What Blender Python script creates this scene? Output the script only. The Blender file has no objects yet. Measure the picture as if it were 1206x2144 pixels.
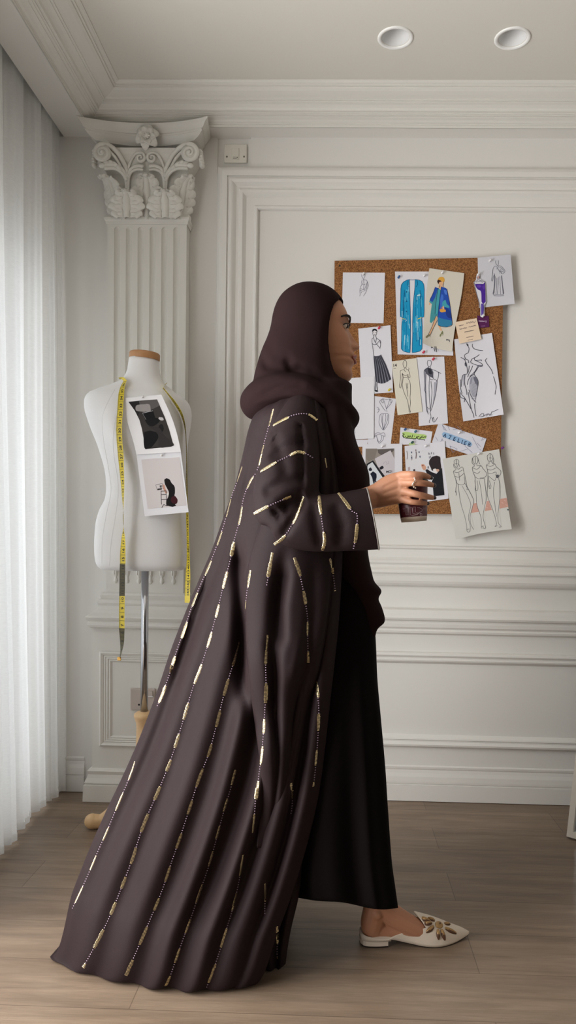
import bpy, bmesh, math, random
from mathutils import Vector, Matrix, noise
from mathutils.bvhtree import BVHTree
random.seed(7)
PI = math.pi
SC = bpy.context.scene
COL = SC.collection
# ---------------------------------------------------------------- camera frame
F_PX, CX, CY, PSI, RHO, TH, CAMZ = 1599.5, 661.9, 1214.6, 0.02692, 0.01847, -0.05549, 1.0
CFW = Vector((-math.sin(PSI) * math.cos(TH), math.cos(PSI) * math.cos(TH), math.sin(TH)))
_r0 = Vector((math.cos(PSI), math.sin(PSI), 0.0))
_u0 = _r0.cross(CFW)
CRT = _r0 * math.cos(RHO) + _u0 * math.sin(RHO)
CUP = _u0 * math.cos(RHO) - _r0 * math.sin(RHO)
EYE = Vector((0, 0, CAMZ))

def ray(px, py):
    return CFW + CRT * ((px - CX) / F_PX) - CUP * ((py - CY) / F_PX)

def at_y(px, py, y):
    d = ray(px, py)
    return EYE + d * (y / d.y)

def at_z(px, py, z):
    d = ray(px, py)
    return EYE + d * ((z - CAMZ) / d.z)

def at_x(px, py, x):
    d = ray(px, py)
    return EYE + d * (x / d.x)

def proj(p):
    q = Vector(p) - EYE
    w = q.dot(CFW)
    return CX + F_PX * q.dot(CRT) / w, CY - F_PX * q.dot(CUP) / w

# ---------------------------------------------------------------- materials
MATS = {}

def lin(c):
    return tuple(((v / 255 + 0.055) / 1.055) ** 2.4 if v / 255 > 0.04045 else v / 255 / 12.92 for v in c)

def mat(name, rgb, rough=0.6, metal=0.0, spec=0.5, bump=0.0, bscale=200.0, var=0.0, vscale=8.0, sheen=0.0, stretch=None):
    if name in MATS:
        return MATS[name]
    m = bpy.data.materials.new(name)
    m.use_nodes = True
    nt = m.node_tree
    b = nt.nodes['Principled BSDF']
    c = lin(rgb) + (1,)
    b.inputs['Base Color'].default_value = c
    b.inputs['Roughness'].default_value = rough
    b.inputs['Metallic'].default_value = metal
    b.inputs['Specular IOR Level'].default_value = spec
    if sheen:
        b.inputs['Sheen Weight'].default_value = sheen
        b.inputs['Sheen Roughness'].default_value = 0.5
    if var or bump:
        tc = nt.nodes.new('ShaderNodeTexCoord')
        mp = nt.nodes.new('ShaderNodeMapping')
        nt.links.new(tc.outputs['Object'], mp.inputs['Vector'])
        if stretch:
            mp.inputs['Scale'].default_value = stretch
    if var:
        n = nt.nodes.new('ShaderNodeTexNoise')
        n.inputs['Scale'].default_value = vscale
        n.inputs['Detail'].default_value = 5
        nt.links.new(mp.outputs[0], n.inputs['Vector'])
        mx = nt.nodes.new('ShaderNodeMix')
        mx.data_type = 'RGBA'
        mx.inputs[6].default_value = tuple(v * (1 - var) for v in c[:3]) + (1,)
        mx.inputs[7].default_value = tuple(min(1, v * (1 + var)) for v in c[:3]) + (1,)
        nt.links.new(n.outputs['Fac'], mx.inputs[0])
        nt.links.new(mx.outputs[2], b.inputs['Base Color'])
    if bump:
        n2 = nt.nodes.new('ShaderNodeTexNoise')
        n2.inputs['Scale'].default_value = bscale
        n2.inputs['Detail'].default_value = 3
        nt.links.new(mp.outputs[0], n2.inputs['Vector'])
        bp = nt.nodes.new('ShaderNodeBump')
        bp.inputs['Strength'].default_value = bump
        bp.inputs['Distance'].default_value = 0.002
        nt.links.new(n2.outputs['Fac'], bp.inputs['Height'])
        nt.links.new(bp.outputs[0], b.inputs['Normal'])
    MATS[name] = m
    return m

# ---------------------------------------------------------------- mesh building
class MB:
    def __init__(s):
        s.v, s.f, s.m, s.s = [], [], [], []

    def add(s, pts):
        i = len(s.v)
        s.v.extend(Vector(p) for p in pts)
        return i

    def face(s, idx, m=0, sm=False):
        s.f.append(tuple(idx)); s.m.append(m); s.s.append(sm)

    def poly(s, pts, m=0, sm=False):
        i = s.add(pts)
        s.face(range(i, i + len(pts)), m, sm)

    def grid(s, rows, m=0, sm=True, close_u=False, close_v=False):
        nr, nc = len(rows), len(rows[0])
        i = s.add([p for r in rows for p in r])
        for a in range(nr if close_v else nr - 1):
            for b in range(nc if close_u else nc - 1):
                a2, b2 = (a + 1) % nr, (b + 1) % nc
                s.face((i + a * nc + b, i + a * nc + b2, i + a2 * nc + b2, i + a2 * nc + b), m, sm)
        return i

    def box(s, lo, hi, m=0):
        x0, y0, z0 = lo; x1, y1, z1 = hi
        i = s.add([(x0, y0, z0), (x1, y0, z0), (x1, y1, z0), (x0, y1, z0), (x0, y0, z1), (x1, y0, z1), (x1, y1, z1), (x0, y1, z1)])
        for q in ((0, 3, 2, 1), (4, 5, 6, 7), (0, 1, 5, 4), (1, 2, 6, 5), (2, 3, 7, 6), (3, 0, 4, 7)):
            s.face([i + k for k in q], m)

    def tube(s, pts, rad, n=10, m=0, cap=True, flat=1.0, closed=False):
        pts = [Vector(p) for p in pts]
        if not hasattr(rad, '__len__'):
            rad = [rad] * len(pts)
        rows = []
        prev = None
        N = len(pts)
        for k, p in enumerate(pts):
            if closed:
                t = pts[(k + 1) % N] - pts[k - 1]
            else:
                t = pts[min(k + 1, N - 1)] - pts[max(k - 1, 0)]
            if t.length < 1e-9:
                t = Vector((0, 0, 1))
            t.normalize()
            if prev is None:
                up = Vector((0, 1, 0)) if abs(t.y) < 0.9 else Vector((1, 0, 0))
                a = t.cross(up).normalized()
            else:
                a = (prev - t * prev.dot(t)).normalized()
            prev = a
            b = t.cross(a)
            rows.append([p + (a * math.cos(2 * PI * j / n) + b * math.sin(2 * PI * j / n) * flat) * rad[k] for j in range(n)])
        i = s.grid(rows, m, True, close_u=True, close_v=closed)
        if cap and not closed:
            s.face([i + j for j in range(n)][::-1], m, True)
            s.face([i + (N - 1) * n + j for j in range(n)], m, True)

    def lathe(s, prof, c=(0, 0, 0), n=32, m=0, axis=None, cap=True):
        """prof: (r, h) list; axis: Matrix 3x3 orientation"""
        M = axis or Matrix.Identity(3)
        c = Vector(c)
        rows = [[c + M @ Vector((r * math.cos(2 * PI * j / n), r * math.sin(2 * PI * j / n), h)) for j in range(n)] for r, h in prof]
        i = s.grid(rows, m, True, close_u=True)
        if cap:
            s.face([i + j for j in range(n)][::-1], m)
            s.face([i + (len(prof) - 1) * n + j for j in range(n)], m)

    def blob(s, c, r, m=0, nu=12, nv=8, M=None):
        c = Vector(c)
        rx, ry, rz = r if hasattr(r, '__len__') else (r, r, r)
        M = M or Matrix.Identity(3)
        rows = []
        for a in range(nv + 1):
            ph = -PI / 2 + PI * a / nv
            cp = max(math.cos(ph), 1e-4)
            rows.append([c + M @ Vector((rx * cp * math.cos(2 * PI * j / nu), ry * cp * math.sin(2 * PI * j / nu), rz * math.sin(ph))) for j in range(nu)])
        s.grid(rows, m, True, close_u=True)

    def build(s, name, mats, parent=None, normals=True, mods=None, weld=0.0):
        me = bpy.data.meshes.new(name)
        me.from_pydata([tuple(v) for v in s.v], [], s.f)
        if not isinstance(mats, (list, tuple)):
            mats = [mats]
        for mm in mats:
            me.materials.append(mm)
        for p, mi, sm in zip(me.polygons, s.m, s.s):
            p.material_index = mi
            p.use_smooth = sm
        if normals or weld:
            bm = bmesh.new(); bm.from_mesh(me)
            if weld:
                bmesh.ops.remove_doubles(bm, verts=bm.verts, dist=weld)
            if normals:
                bmesh.ops.recalc_face_normals(bm, faces=bm.faces)
            bm.to_mesh(me); bm.free()
        me.update()
        o = bpy.data.objects.new(name, me)
        COL.objects.link(o)
        if parent:
            o.parent = parent
            o.matrix_parent_inverse = Matrix.Translation(-parent.location)
        return o

def empty(name, loc):
    o = bpy.data.objects.new(name, None)
    o.location = loc
    o.empty_display_size = 0.05
    COL.objects.link(o)
    return o

def tag(o, label, cat, group=None):
    o['label'] = label
    o['category'] = cat
    if group:
        o['group'] = group
    return o

def struct(o, label=None):
    o['kind'] = 'structure'
    if label:
        o['label'] = label
    return o

def mod(o, kind, **kw):
    m = o.modifiers.new(kind.lower(), kind)
    for k, v in kw.items():
        setattr(m, k, v)
    return m

def lerp(a, b, t):
    return a + (b - a) * t

def interp(tab, x):
    """piecewise smooth interpolation of rows (x, a, b, ...)"""
    if x <= tab[0][0]:
        return tab[0][1:]
    for k in range(len(tab) - 1):
        if x <= tab[k + 1][0]:
            x0, x1 = tab[k][0], tab[k + 1][0]
            t = (x - x0) / (x1 - x0)
            out = []
            for c in range(1, len(tab[k])):
                p1, p2 = tab[k][c], tab[k + 1][c]
                if k > 0:
                    m1 = (p2 - tab[k - 1][c]) / (x1 - tab[k - 1][0]) * (x1 - x0)
                else:
                    m1 = p2 - p1
                if k + 2 < len(tab):
                    m2 = (tab[k + 2][c] - p1) / (tab[k + 2][0] - x0) * (x1 - x0)
                else:
                    m2 = p2 - p1
                t2, t3 = t * t, t * t * t
                out.append((2 * t3 - 3 * t2 + 1) * p1 + (t3 - 2 * t2 + t) * m1 + (-2 * t3 + 3 * t2) * p2 + (t3 - t2) * m2)
            return tuple(out)
    return tab[-1][1:]

def smooth_path(pts, n=6):
    """Catmull-Rom through points of any dimension"""
    pts = [Vector(p) for p in pts]
    if len(pts) < 3:
        return [pts[0].lerp(pts[-1], k / n) for k in range(n + 1)]
    out = []
    for k in range(len(pts) - 1):
        p0 = pts[k - 1] if k else pts[0] * 2 - pts[1]
        p1, p2 = pts[k], pts[k + 1]
        p3 = pts[k + 2] if k + 2 < len(pts) else pts[-1] * 2 - pts[-2]
        for j in range(n):
            t = j / n
            out.append(0.5 * ((2 * p1) + (p2 - p0) * t + (2 * p0 - 5 * p1 + 4 * p2 - p3) * t * t + (3 * p1 - p0 - 3 * p2 + p3) * t ** 3))
    out.append(pts[-1].copy())
    return out

def sstep(a, b, x):
    t = max(0.0, min(1.0, (x - a) / (b - a)))
    return t * t * (3 - 2 * t)

def text_mesh(txt, size=1.0, shear=0.0, bold=0.0):
    """filled outline of a text as (verts2d, faces)"""
    cu = bpy.data.curves.new('txt', 'FONT')
    cu.body = txt
    cu.size = size
    cu.shear = shear
    cu.offset = bold
    cu.resolution_u = 3
    ob = bpy.data.objects.new('txt', cu)
    COL.objects.link(ob)
    dg = bpy.context.evaluated_depsgraph_get()
    me = bpy.data.meshes.new_from_object(ob.evaluated_get(dg))
    vs = [(v.co.x, v.co.y) for v in me.vertices]
    fs = [tuple(p.vertices) for p in me.polygons]
    bpy.data.objects.remove(ob)
    bpy.data.curves.remove(cu)
    bpy.data.meshes.remove(me)
    return vs, fs

# ---------------------------------------------------------------- camera
cam = bpy.data.cameras.new('camera')
cam.sensor_fit = 'VERTICAL'
cam.sensor_height = 24.0
cam.lens = F_PX / 2144 * 24.0
cam.shift_x = -(CX - 603) / 2144
cam.shift_y = (CY - 1072) / 2144
cam.clip_start = 0.02
camo = bpy.data.objects.new('camera', cam)
COL.objects.link(camo)
mw = Matrix((CRT, CUP, -CFW)).transposed().to_4x4()
mw.translation = EYE
camo.matrix_world = mw
SC.camera = camo
# ================================================================ ROOM
WALLP = mat('wall_paint', (224, 222, 218), 0.55, spec=0.3, bump=0.03, bscale=60)
TRIMP = mat('trim_paint', (226, 224, 220), 0.4, spec=0.4)
CEILP = mat('ceiling_paint', (215, 211, 203), 0.8, spec=0.2)
PLAST = mat('plaster_white', (224, 222, 216), 0.5, spec=0.35)

BY = 2.902           # back wall plane
XL = -1.27           # window wall plane
XR = 3.2
YR = -4.2            # wall behind the viewer
zpx = lambda py, d=0.0, px=1000: at_y(px, py, BY - d).z
xpx = lambda px, d=0.0, py=700: at_y(px, py, BY - d).x

Z_SOF = zpx(290, 0.012)                       # underside of the bulkhead
Y_BULK = at_z(1000, 268, Z_SOF).y             # its front on the back wall
X_BULK = at_z(178, 252, Z_SOF).x              # its front on the window side
C_P = 0.15                                     # cornice projection
Z_CEIL = at_y(1000, 167, Y_BULK - C_P).z
DB = BY - Y_BULK

# floor -------------------------------------------------------------------
fm = bpy.data.materials.new('wood_floor'); fm.use_nodes = True
nt = fm.node_tree; L = nt.links
bs = nt.nodes['Principled BSDF']
tc = nt.nodes.new('ShaderNodeTexCoord')
mp = nt.nodes.new('ShaderNodeMapping'); mp.inputs['Location'].default_value = (0.42, 0.055, 0)
L.new(tc.outputs['Object'], mp.inputs[0])
bk = nt.nodes.new('ShaderNodeTexBrick')
bk.inputs['Scale'].default_value = 1.0
bk.inputs['Brick Width'].default_value = 1.22
bk.inputs['Row Height'].default_value = 0.178
bk.inputs['Mortar Size'].default_value = 0.0012
bk.inputs['Mortar Smooth'].default_value = 0.3
bk.inputs['Bias'].default_value = 0.0
bk.offset = 0.37; bk.offset_frequency = 2
bk.inputs['Color1'].default_value = lin((141, 123, 106)) + (1,)
bk.inputs['Color2'].default_value = lin((127, 110, 95)) + (1,)
bk.inputs['Mortar'].default_value = lin((104, 88, 75)) + (1,)
L.new(mp.outputs[0], bk.inputs['Vector'])
mg = nt.nodes.new('ShaderNodeMapping'); mg.inputs['Scale'].default_value = (1.3, 16, 1)
L.new(tc.outputs['Object'], mg.inputs[0])
ng = nt.nodes.new('ShaderNodeTexNoise'); ng.inputs['Scale'].default_value = 2.2; ng.inputs['Detail'].default_value = 8; ng.inputs['Distortion'].default_value = 0.9
L.new(mg.outputs[0], ng.inputs['Vector'])
rg = nt.nodes.new('ShaderNodeValToRGB')
rg.color_ramp.elements[0].position = 0.30; rg.color_ramp.elements[0].color = (0.72, 0.70, 0.68, 1)
rg.color_ramp.elements[1].position = 0.70; rg.color_ramp.elements[1].color = (1.16, 1.15, 1.13, 1)
L.new(ng.outputs['Fac'], rg.inputs[0])
mm = nt.nodes.new('ShaderNodeMix'); mm.data_type = 'RGBA'; mm.blend_type = 'MULTIPLY'; mm.inputs[0].default_value = 0.85
L.new(bk.outputs['Color'], mm.inputs[6]); L.new(rg.outputs[0], mm.inputs[7])
mf = nt.nodes.new('ShaderNodeMapping'); mf.inputs['Scale'].default_value = (6, 150, 1)
L.new(tc.outputs['Object'], mf.inputs[0])
nf = nt.nodes.new('ShaderNodeTexNoise'); nf.inputs['Scale'].default_value = 3.0; nf.inputs['Detail'].default_value = 4
L.new(mf.outputs[0], nf.inputs['Vector'])
rf = nt.nodes.new('ShaderNodeValToRGB')
rf.color_ramp.elements[0].position = 0.35; rf.color_ramp.elements[0].color = (0.86, 0.85, 0.84, 1)
rf.color_ramp.elements[1].position = 0.65; rf.color_ramp.elements[1].color = (1.06, 1.06, 1.05, 1)
L.new(nf.outputs['Fac'], rf.inputs[0])
m2 = nt.nodes.new('ShaderNodeMix'); m2.data_type = 'RGBA'; m2.blend_type = 'MULTIPLY'; m2.inputs[0].default_value = 0.8
L.new(mm.outputs[2], m2.inputs[6]); L.new(rf.outputs[0], m2.inputs[7])
# big soft cloudy knots
mk = nt.nodes.new('ShaderNodeMapping'); mk.inputs['Scale'].default_value = (1.6, 5.0, 1)
L.new(tc.outputs['Object'], mk.inputs[0])
nk = nt.nodes.new('ShaderNodeTexNoise'); nk.inputs['Scale'].default_value = 1.7; nk.inputs['Detail'].default_value = 3
L.new(mk.outputs[0], nk.inputs['Vector'])
rk = nt.nodes.new('ShaderNodeValToRGB')
rk.color_ramp.elements[0].position = 0.30; rk.color_ramp.elements[0].color = (0.80, 0.77, 0.74, 1)
rk.color_ramp.elements[1].position = 0.62; rk.color_ramp.elements[1].color = (1.05, 1.05, 1.05, 1)
L.new(nk.outputs['Fac'], rk.inputs[0])
m3 = nt.nodes.new('ShaderNodeMix'); m3.data_type = 'RGBA'; m3.blend_type = 'MULTIPLY'; m3.inputs[0].default_value = 0.9
L.new(m2.outputs[2], m3.inputs[6]); L.new(rk.outputs[0], m3.inputs[7])
L.new(m3.outputs[2], bs.inputs['Base Color'])
bs.inputs['Roughness'].default_value = 0.42
bs.inputs['Specular IOR Level'].default_value = 0.4
bp = nt.nodes.new('ShaderNodeBump'); bp.inputs['Strength'].default_value = 0.25; bp.inputs['Distance'].default_value = 0.0015
L.new(nf.outputs['Fac'], bp.inputs['Height']); L.new(bp.outputs[0], bs.inputs['Normal'])

b = MB(); b.box((XL - 0.15, YR - 0.1, -0.12), (XR + 0.15, BY + 0.1, 0.0))
struct(b.build('floor', fm))
b = MB(); b.box((XL - 0.15, YR - 0.1, Z_CEIL), (XR + 0.15, BY + 0.1, Z_CEIL + 0.12))
ceiling = struct(b.build('ceiling', CEILP))
b = MB(); b.box((XL - 0.15, BY, 0), (XR + 0.15, BY + 0.1, Z_CEIL))
struct(b.build('wall_back', WALLP))
b = MB(); b.box((XR, YR, 0), (XR + 0.1, BY, Z_CEIL))
struct(b.build('wall_right', WALLP))
b = MB(); b.box((XL, YR - 0.1, 0), (XR, YR, Z_CEIL))
struct(b.build('wall_rear', WALLP))
# window wall: curtained opening, plus an unseen one added for side light
WINS = [(1.88, 2.76), (0.30, 1.66)]
WZ0, WZ1 = 0.06, Z_SOF - 0.02
WZT = (1.95, 2.05)      # heads of the curtained window and the added one
b = MB()
def wseg(y0, y1, z0, z1):
    b.box((XL - 0.12, y0, z0), (XL, y1, z1))
wseg(YR, WINS[1][0], 0, Z_CEIL); wseg(WINS[1][1], WINS[0][0], 0, Z_CEIL); wseg(WINS[0][1], BY, 0, Z_CEIL)
for (y0, y1), zt in zip(WINS, WZT):
    wseg(y0, y1, 0, WZ0); wseg(y0, y1, zt, Z_CEIL)
struct(b.build('wall_left', WALLP))
glassm = bpy.data.materials.new('window_glass'); glassm.use_nodes = True
nt = glassm.node_tree
for n in list(nt.nodes):
    if n.type == 'BSDF_PRINCIPLED':
        nt.nodes.remove(n)
g1 = nt.nodes.new('ShaderNodeBsdfTransparent'); g2 = nt.nodes.new('ShaderNodeBsdfGlossy'); g2.inputs['Roughness'].default_value = 0.02
gm = nt.nodes.new('ShaderNodeMixShader'); gm.inputs[0].default_value = 0.06
nt.links.new(g1.outputs[0], gm.inputs[1]); nt.links.new(g2.outputs[0], gm.inputs[2])
nt.links.new(gm.outputs[0], nt.nodes['Material Output'].inputs[0])
for k, (y0, y1) in enumerate(WINS):
    b = MB()
    fw = 0.05; WZ1 = WZT[k]
    for (ya, yb, za, zb) in ((y0, y1, WZ0, WZ0 + fw), (y0, y1, WZ1 - fw, WZ1), (y0, y0 + fw, WZ0 + fw, WZ1 - fw), (y1 - fw, y1, WZ0 + fw, WZ1 - fw), ((y0 + y1) / 2 - 0.03, (y0 + y1) / 2 + 0.03, WZ0 + fw, WZ1 - fw)):
        b.box((XL - 0.09, ya, za), (XL - 0.03, yb, zb))
    w = struct(b.build('window_%d' % (k + 1), TRIMP))  # the second is added out of view to let in side light
    b = MB(); b.box((XL - 0.064, y0 + fw, WZ0 + fw), (XL - 0.058, y1 - fw, WZ1 - fw))
    b.build('window_pane', glassm, w)

# cornice and bulkhead: one sweep along the window wall and the back wall ----
CP = [(-.02, 0), (0, 0), (0, .10), (.03, .10), (.03, .13), (.08, .16), (.12, .21), (.20, .25), (.20, .28), (.26, .28), (.26, .31), (.30, .32), (.30, .36), (.36, .36), (.36, .40),
      (.38, .47), (.45, .54), (.52, .57), (.52, .60), (.57, .60), (.57, .63), (.62, .66), (.70, .69), (.80, .74), (.86, .80), (.86, .85), (.91, .85), (.91, .90), (.96, .92), (1.0, .97), (1.0, 1.0)]
def corn(p, h):
    d = p * C_P; z = Z_SOF + h * (Z_CEIL - Z_SOF)
    return [Vector((X_BULK + d, YR, z)), Vector((X_BULK + d, Y_BULK - d, z)), Vector((XR, Y_BULK - d, z))]
b = MB()
b.grid([corn(p, h) for p, h in CP], 0, False)
o = struct(b.build('trim_1', PLAST), 'stepped white ceiling cornice running round the room')
b = MB()
X_SLOT = at_z(137, 291, Z_SOF).x
b.box((X_SLOT, YR, Z_SOF), (X_BULK - .002, BY, Z_CEIL)); b.box((XL, YR, Z_SOF + .11), (X_SLOT, BY, Z_CEIL)); b.box((X_BULK - .002, Y_BULK + .002, Z_SOF), (XR, BY, Z_CEIL))
struct(b.build('trim_2', TRIMP), 'bulkhead under the cornice')


# raised strips of the back wall ---------------------------------------------
def slab(name, x0, x1, z0, z1, d0, d1):
    b = MB(); b.box((x0, BY - d1, z0), (x1, BY - d0, z1))
    return struct(b.build(name, WALLP))
XA = xpx(451, .012); XB = xpx(520, .012)
Z_FT = zpx(350, 0.03)
slab('trim_3', XL, XA, 0, Z_SOF, 0.0, 0.012)
slab('trim_4', XB, XR, Z_FT - 0.01, Z_SOF, 0.0, 0.014)
# filler behind the frame so that only the recess around the switch stays deep
b = MB(); b.box((XA, BY - 0.012, 0), (XR, BY, Z_FT - 0.02)); struct(b.build('trim_5', WALLP))

def rect_frame(name, x0, x1, z0, z1, prof, base=0.0):
    """prof: (w inward, d outward)"""
    b = MB(); rows = []
    for w, d in prof:
        y = BY - base - d
        rows.append([(x0 + w, y, z0 + w), (x1 - w, y, z0 + w), (x1 - w, y, z1 - w), (x0 + w, y, z1 - w)])
    b.grid(rows, 0, False, close_u=True)
    return struct(b.build(name, TRIMP))
u = 1.805e-3      # metres per photo pixel on the wall
FP = [(0, 0), (0, .014), (2, .020), (6, .026), (11, .030), (20, .031), (21.5, .031), (21.5, .024), (25, .024), (25, .029), (28, .033), (31, .033), (34, .030), (38, .022), (40, .018), (45, .018),
      (45, .021), (48, .026), (53, .026), (56, .020), (59, .014), (60, .012), (76, .012), (77, .014), (79.5, .019), (82, .019), (84, .014), (85, .002)]
XF0 = xpx(451, .03); ZF0 = zpx(1230, 0.03)
rect_frame('trim_6', XF0, 2.4, ZF0, Z_FT, [(w * u, d) for w, d in FP], 0.010)
def hmold(name, prof, x0, x1, m=TRIMP):
    """prof rows: (z, d)"""
    b = MB()
    rows = [[(x0, BY - d, z), (x1, BY - d, z)] for z, d in prof]
    b.grid(rows, 0, False)
    # ends
    for x in (x0, x1):
        b.poly([(x, BY - d, z) for z, d in prof], 0)
    return struct(b.build(name, m))
def zz(l):
    return [(zpx(y, d), d) for y, d in l]
hmold('trim_7', zz([(1275, .0), (1277, .030), (1280, .042), (1290, .046), (1297, .050), (1301, .046), (1303, .032), (1306, .032), (1309, .036), (1316, .034), (1320, .026), (1322, .026), (1324, .030), (1328, .028), (1331, .014), (1333, .0)]), XA - 0.02, XR)
LP = [(0, 0), (0, .016), (2, .022), (6, .024), (9, .020), (11, .016), (14, .016), (16, .020), (19, .018), (22, .010), (25, .002)]
rect_frame('trim_8', XF0, 2.4, zpx(1566, .02), zpx(1368, .02), [(w * u, d) for w, d in LP], 0.010)
BBP = [(1604, .0), (1606, .014), (1609, .017), (1613, .016), (1615, .014), (1622, .016), (1630, .020), (1640, .022), (1644, .022), (1645, .018), (1647, .018), (1648, .024)]
bb = zz(BBP) + [(0.002, .024), (0.002, 0)]
hmold('baseboard_back', bb, XA - 0.3, XR)
hmold('baseboard_left', bb, XL, xpx(176, .02, 1650))

# ---------------------------------------------------------------- downlights
cz = MB()
def downlight(px, py, label):
    c = at_z(px, py, Z_CEIL)
    e = empty('downlight', c)
    R = 0.055
    b = MB(); b.lathe([(R * .78, 0.001), (R * .80, -.003), (R * .95, -.004), (R, -.002), (R, 0.001)], c, 40, cap=False)
    b.build('trim_ring', mat('lamp_white', (240, 240, 238), .35), e)
    b = MB(); b.lathe([(R * .78, 0.0), (R * .74, .008), (R * .60, .035), (R * .48, .058), (R * .46, .06)], c, 40, cap=False)
    b.build('reflector', mat('lamp_reflector', (225, 225, 225), .3, spec=.6), e)
    b = MB(); b.lathe([(R * .47, .058), (R * .47, .064)], c, 32)
    g = b.build('lens', mat('lamp_lens', (150, 148, 142), .15, metal=.6), e)
    b = MB()
    for i in range(-3, 4):
        for j in range(-3, 4):
            if i * i + j * j < 11:
                b.blob(c + Vector((i * .0068, j * .0068, .057)), (.0028, .0028, .002), 0, 8, 4)
    b.build('diode', mat('lamp_diode', (250, 250, 245), .08, metal=.9), e)
    tag(e, label, 'downlight', 'recessed ceiling downlights')
    return c
DLS = [downlight(828, 79, 'round white recessed ceiling downlight above the left part of the cork board'), downlight(1073, 80, 'round white recessed ceiling downlight nearer the mirror side of the room')]
# holes in the ceiling for the downlights
cut = MB()
for c in DLS:
    cut.lathe([(.0425, -.05), (.0425, .07)], c, 40)
cuto = cut.build('cut', CEILP)
bm_ = mod(ceiling, 'BOOLEAN', operation='DIFFERENCE', solver='EXACT')
bm_.object = cuto
dg = bpy.context.evaluated_depsgraph_get()
nm = bpy.data.meshes.new_from_object(ceiling.evaluated_get(dg))
ceiling.modifiers.clear()
ceiling.data = nm
bpy.data.objects.remove(cuto)

# ---------------------------------------------------------------- light switch in the recess
def plate_xz(name, px0, py0, px1, py1, y, th, m, parent=None, bev=.002):
    a = at_y(px0, py0, y); c = at_y(px1, py1, y)
    b = MB(); b.box((a.x, y - th, c.z), (c.x, y, a.z))
    o = b.build(name, m, parent)
    mod(o, 'BEVEL', width=bev, segments=2)
    return o
SWM = mat('switch_white', (222, 219, 208), .35)
ea = at_y(493, 343, BY - .001)
e = empty('light_switch', ea)
plate_xz('face_plate', 470, 304, 517, 343, BY - .001, .009, SWM, e)
plate_xz('rocker', 486, 311, 500, 334, BY - .010, .004, SWM, e, .001)
for x in (475, 511):
    c = at_y(x, 328, BY - .010)
    b = MB(); b.lathe([(.0035, 0), (.003, .0012)], c, 12, axis=Matrix.Rotation(PI / 2, 3, 'X'))
    b.build('screw', mat('screw_grey', (120, 115, 105), .4, metal=.5), e)
b = MB()
c = at_y(493, 330, BY - .0142)
b.box((c.x - .009, c.y - .0004, c.z - .003), (c.x + .005, c.y, c.z - .0015)); b.box((c.x - .009, c.y - .0004, c.z + .002), (c.x + .003, c.y, c.z + .003)); b.box((c.x + .005, c.y - .0006, c.z - .002), (c.x + .008, c.y, c.z + .003))
b.build('switch_mark', mat('mark_grey', (110, 105, 98), .6), e)
tag(e, 'small white switch plate in the recess beside the pilaster capital', 'switch')

# ---------------------------------------------------------------- floor mirror at the picture's edge
mb0 = at_z(1191.5, 1749, 0.004)
MH = 1.55
ang = math.radians(-40)
ax = Vector((math.cos(ang), math.sin(ang), 0))       # along the bottom edge
lean = Vector((-ax.y, ax.x, 0)) * 0.10 + Vector((0.035, 0, 0))
up = Vector((0, 0, 1)) + lean
up.normalize()
nrm = ax.cross(up).normalized()      # faces the room
e = empty('floor_mirror', mb0)
def mir(x, z, d):
    return mb0 + ax * x + up * z + nrm * d
MW = 0.55; fw = 0.020
def mbox(b, x0, x1, z0, z1, d0, d1, m=0):
    i = b.add([mir(x, z, d) for d in (d0, d1) for (x, z) in ((x0, z0), (x1, z0), (x1, z1), (x0, z1))])
    for q in ((0, 3, 2, 1), (4, 5, 6, 7), (0, 1, 5, 4), (1, 2, 6, 5), (2, 3, 7, 6), (3, 0, 4, 7)):
        b.face([i + k for k in q], m)
b = MB()
mbox(b, 0, MW, 0, fw, 0, .022); mbox(b, 0, MW, MH - fw, MH, 0, .022); mbox(b, 0, fw, fw, MH - fw, 0, .022); mbox(b, MW - fw, MW, fw, MH - fw, 0, .022)
b.build('mirror_frame', mat('mirror_frame_white', (232, 226, 216), .4), e)
b = MB(); mbox(b, fw, MW - fw, fw, MH - fw, .006, .012)
b.build('mirror_glass', mat('mirror_silver', (205, 214, 222), .03, metal=1.0), e)
b = MB()
p1 = mir(MW / 2, MH * .8, -.002); p2 = Vector((p1.x, p1.y, 0)) - nrm * .28; p2.z = 0.012
b.tube([p1, p2], .011, 8)
b.build('easel_leg', mat('mirror_frame_white', (232, 226, 216), .4), e)
tag(e, 'white framed standing mirror at the edge of the room on the wooden floor', 'mirror')

# ---------------------------------------------------------------- sheer curtain
cm = bpy.data.materials.new('sheer_fabric'); cm.use_nodes = True
nt = cm.node_tree
for n in list(nt.nodes):
    if n.type == 'BSDF_PRINCIPLED':
        nt.nodes.remove(n)
d = nt.nodes.new('ShaderNodeBsdfDiffuse'); t = nt.nodes.new('ShaderNodeBsdfTranslucent'); tr = nt.nodes.new('ShaderNodeBsdfTransparent')
d.inputs[0].default_value = (.88, .87, .84, 1); t.inputs[0].default_value = (.88, .89, .89, 1)
tcc = nt.nodes.new('ShaderNodeTexCoord'); mpc = nt.nodes.new('ShaderNodeMapping'); mpc.inputs['Scale'].default_value = (60, 60, 500)
nt.links.new(tcc.outputs['Object'], mpc.inputs[0])
nc = nt.nodes.new('ShaderNodeTexNoise'); nc.inputs['Scale'].default_value = 1.0
nt.links.new(mpc.outputs[0], nc.inputs['Vector'])
mr = nt.nodes.new('ShaderNodeMapRange'); mr.inputs[3].default_value = 0.05; mr.inputs[4].default_value = 0.2
nt.links.new(nc.outputs['Fac'], mr.inputs[0])
ms = nt.nodes.new('ShaderNodeMixShader'); ms.inputs[0].default_value = 0.5
nt.links.new(d.outputs[0], ms.inputs[1]); nt.links.new(t.outputs[0], ms.inputs[2])
m2s = nt.nodes.new('ShaderNodeMixShader')
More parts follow.
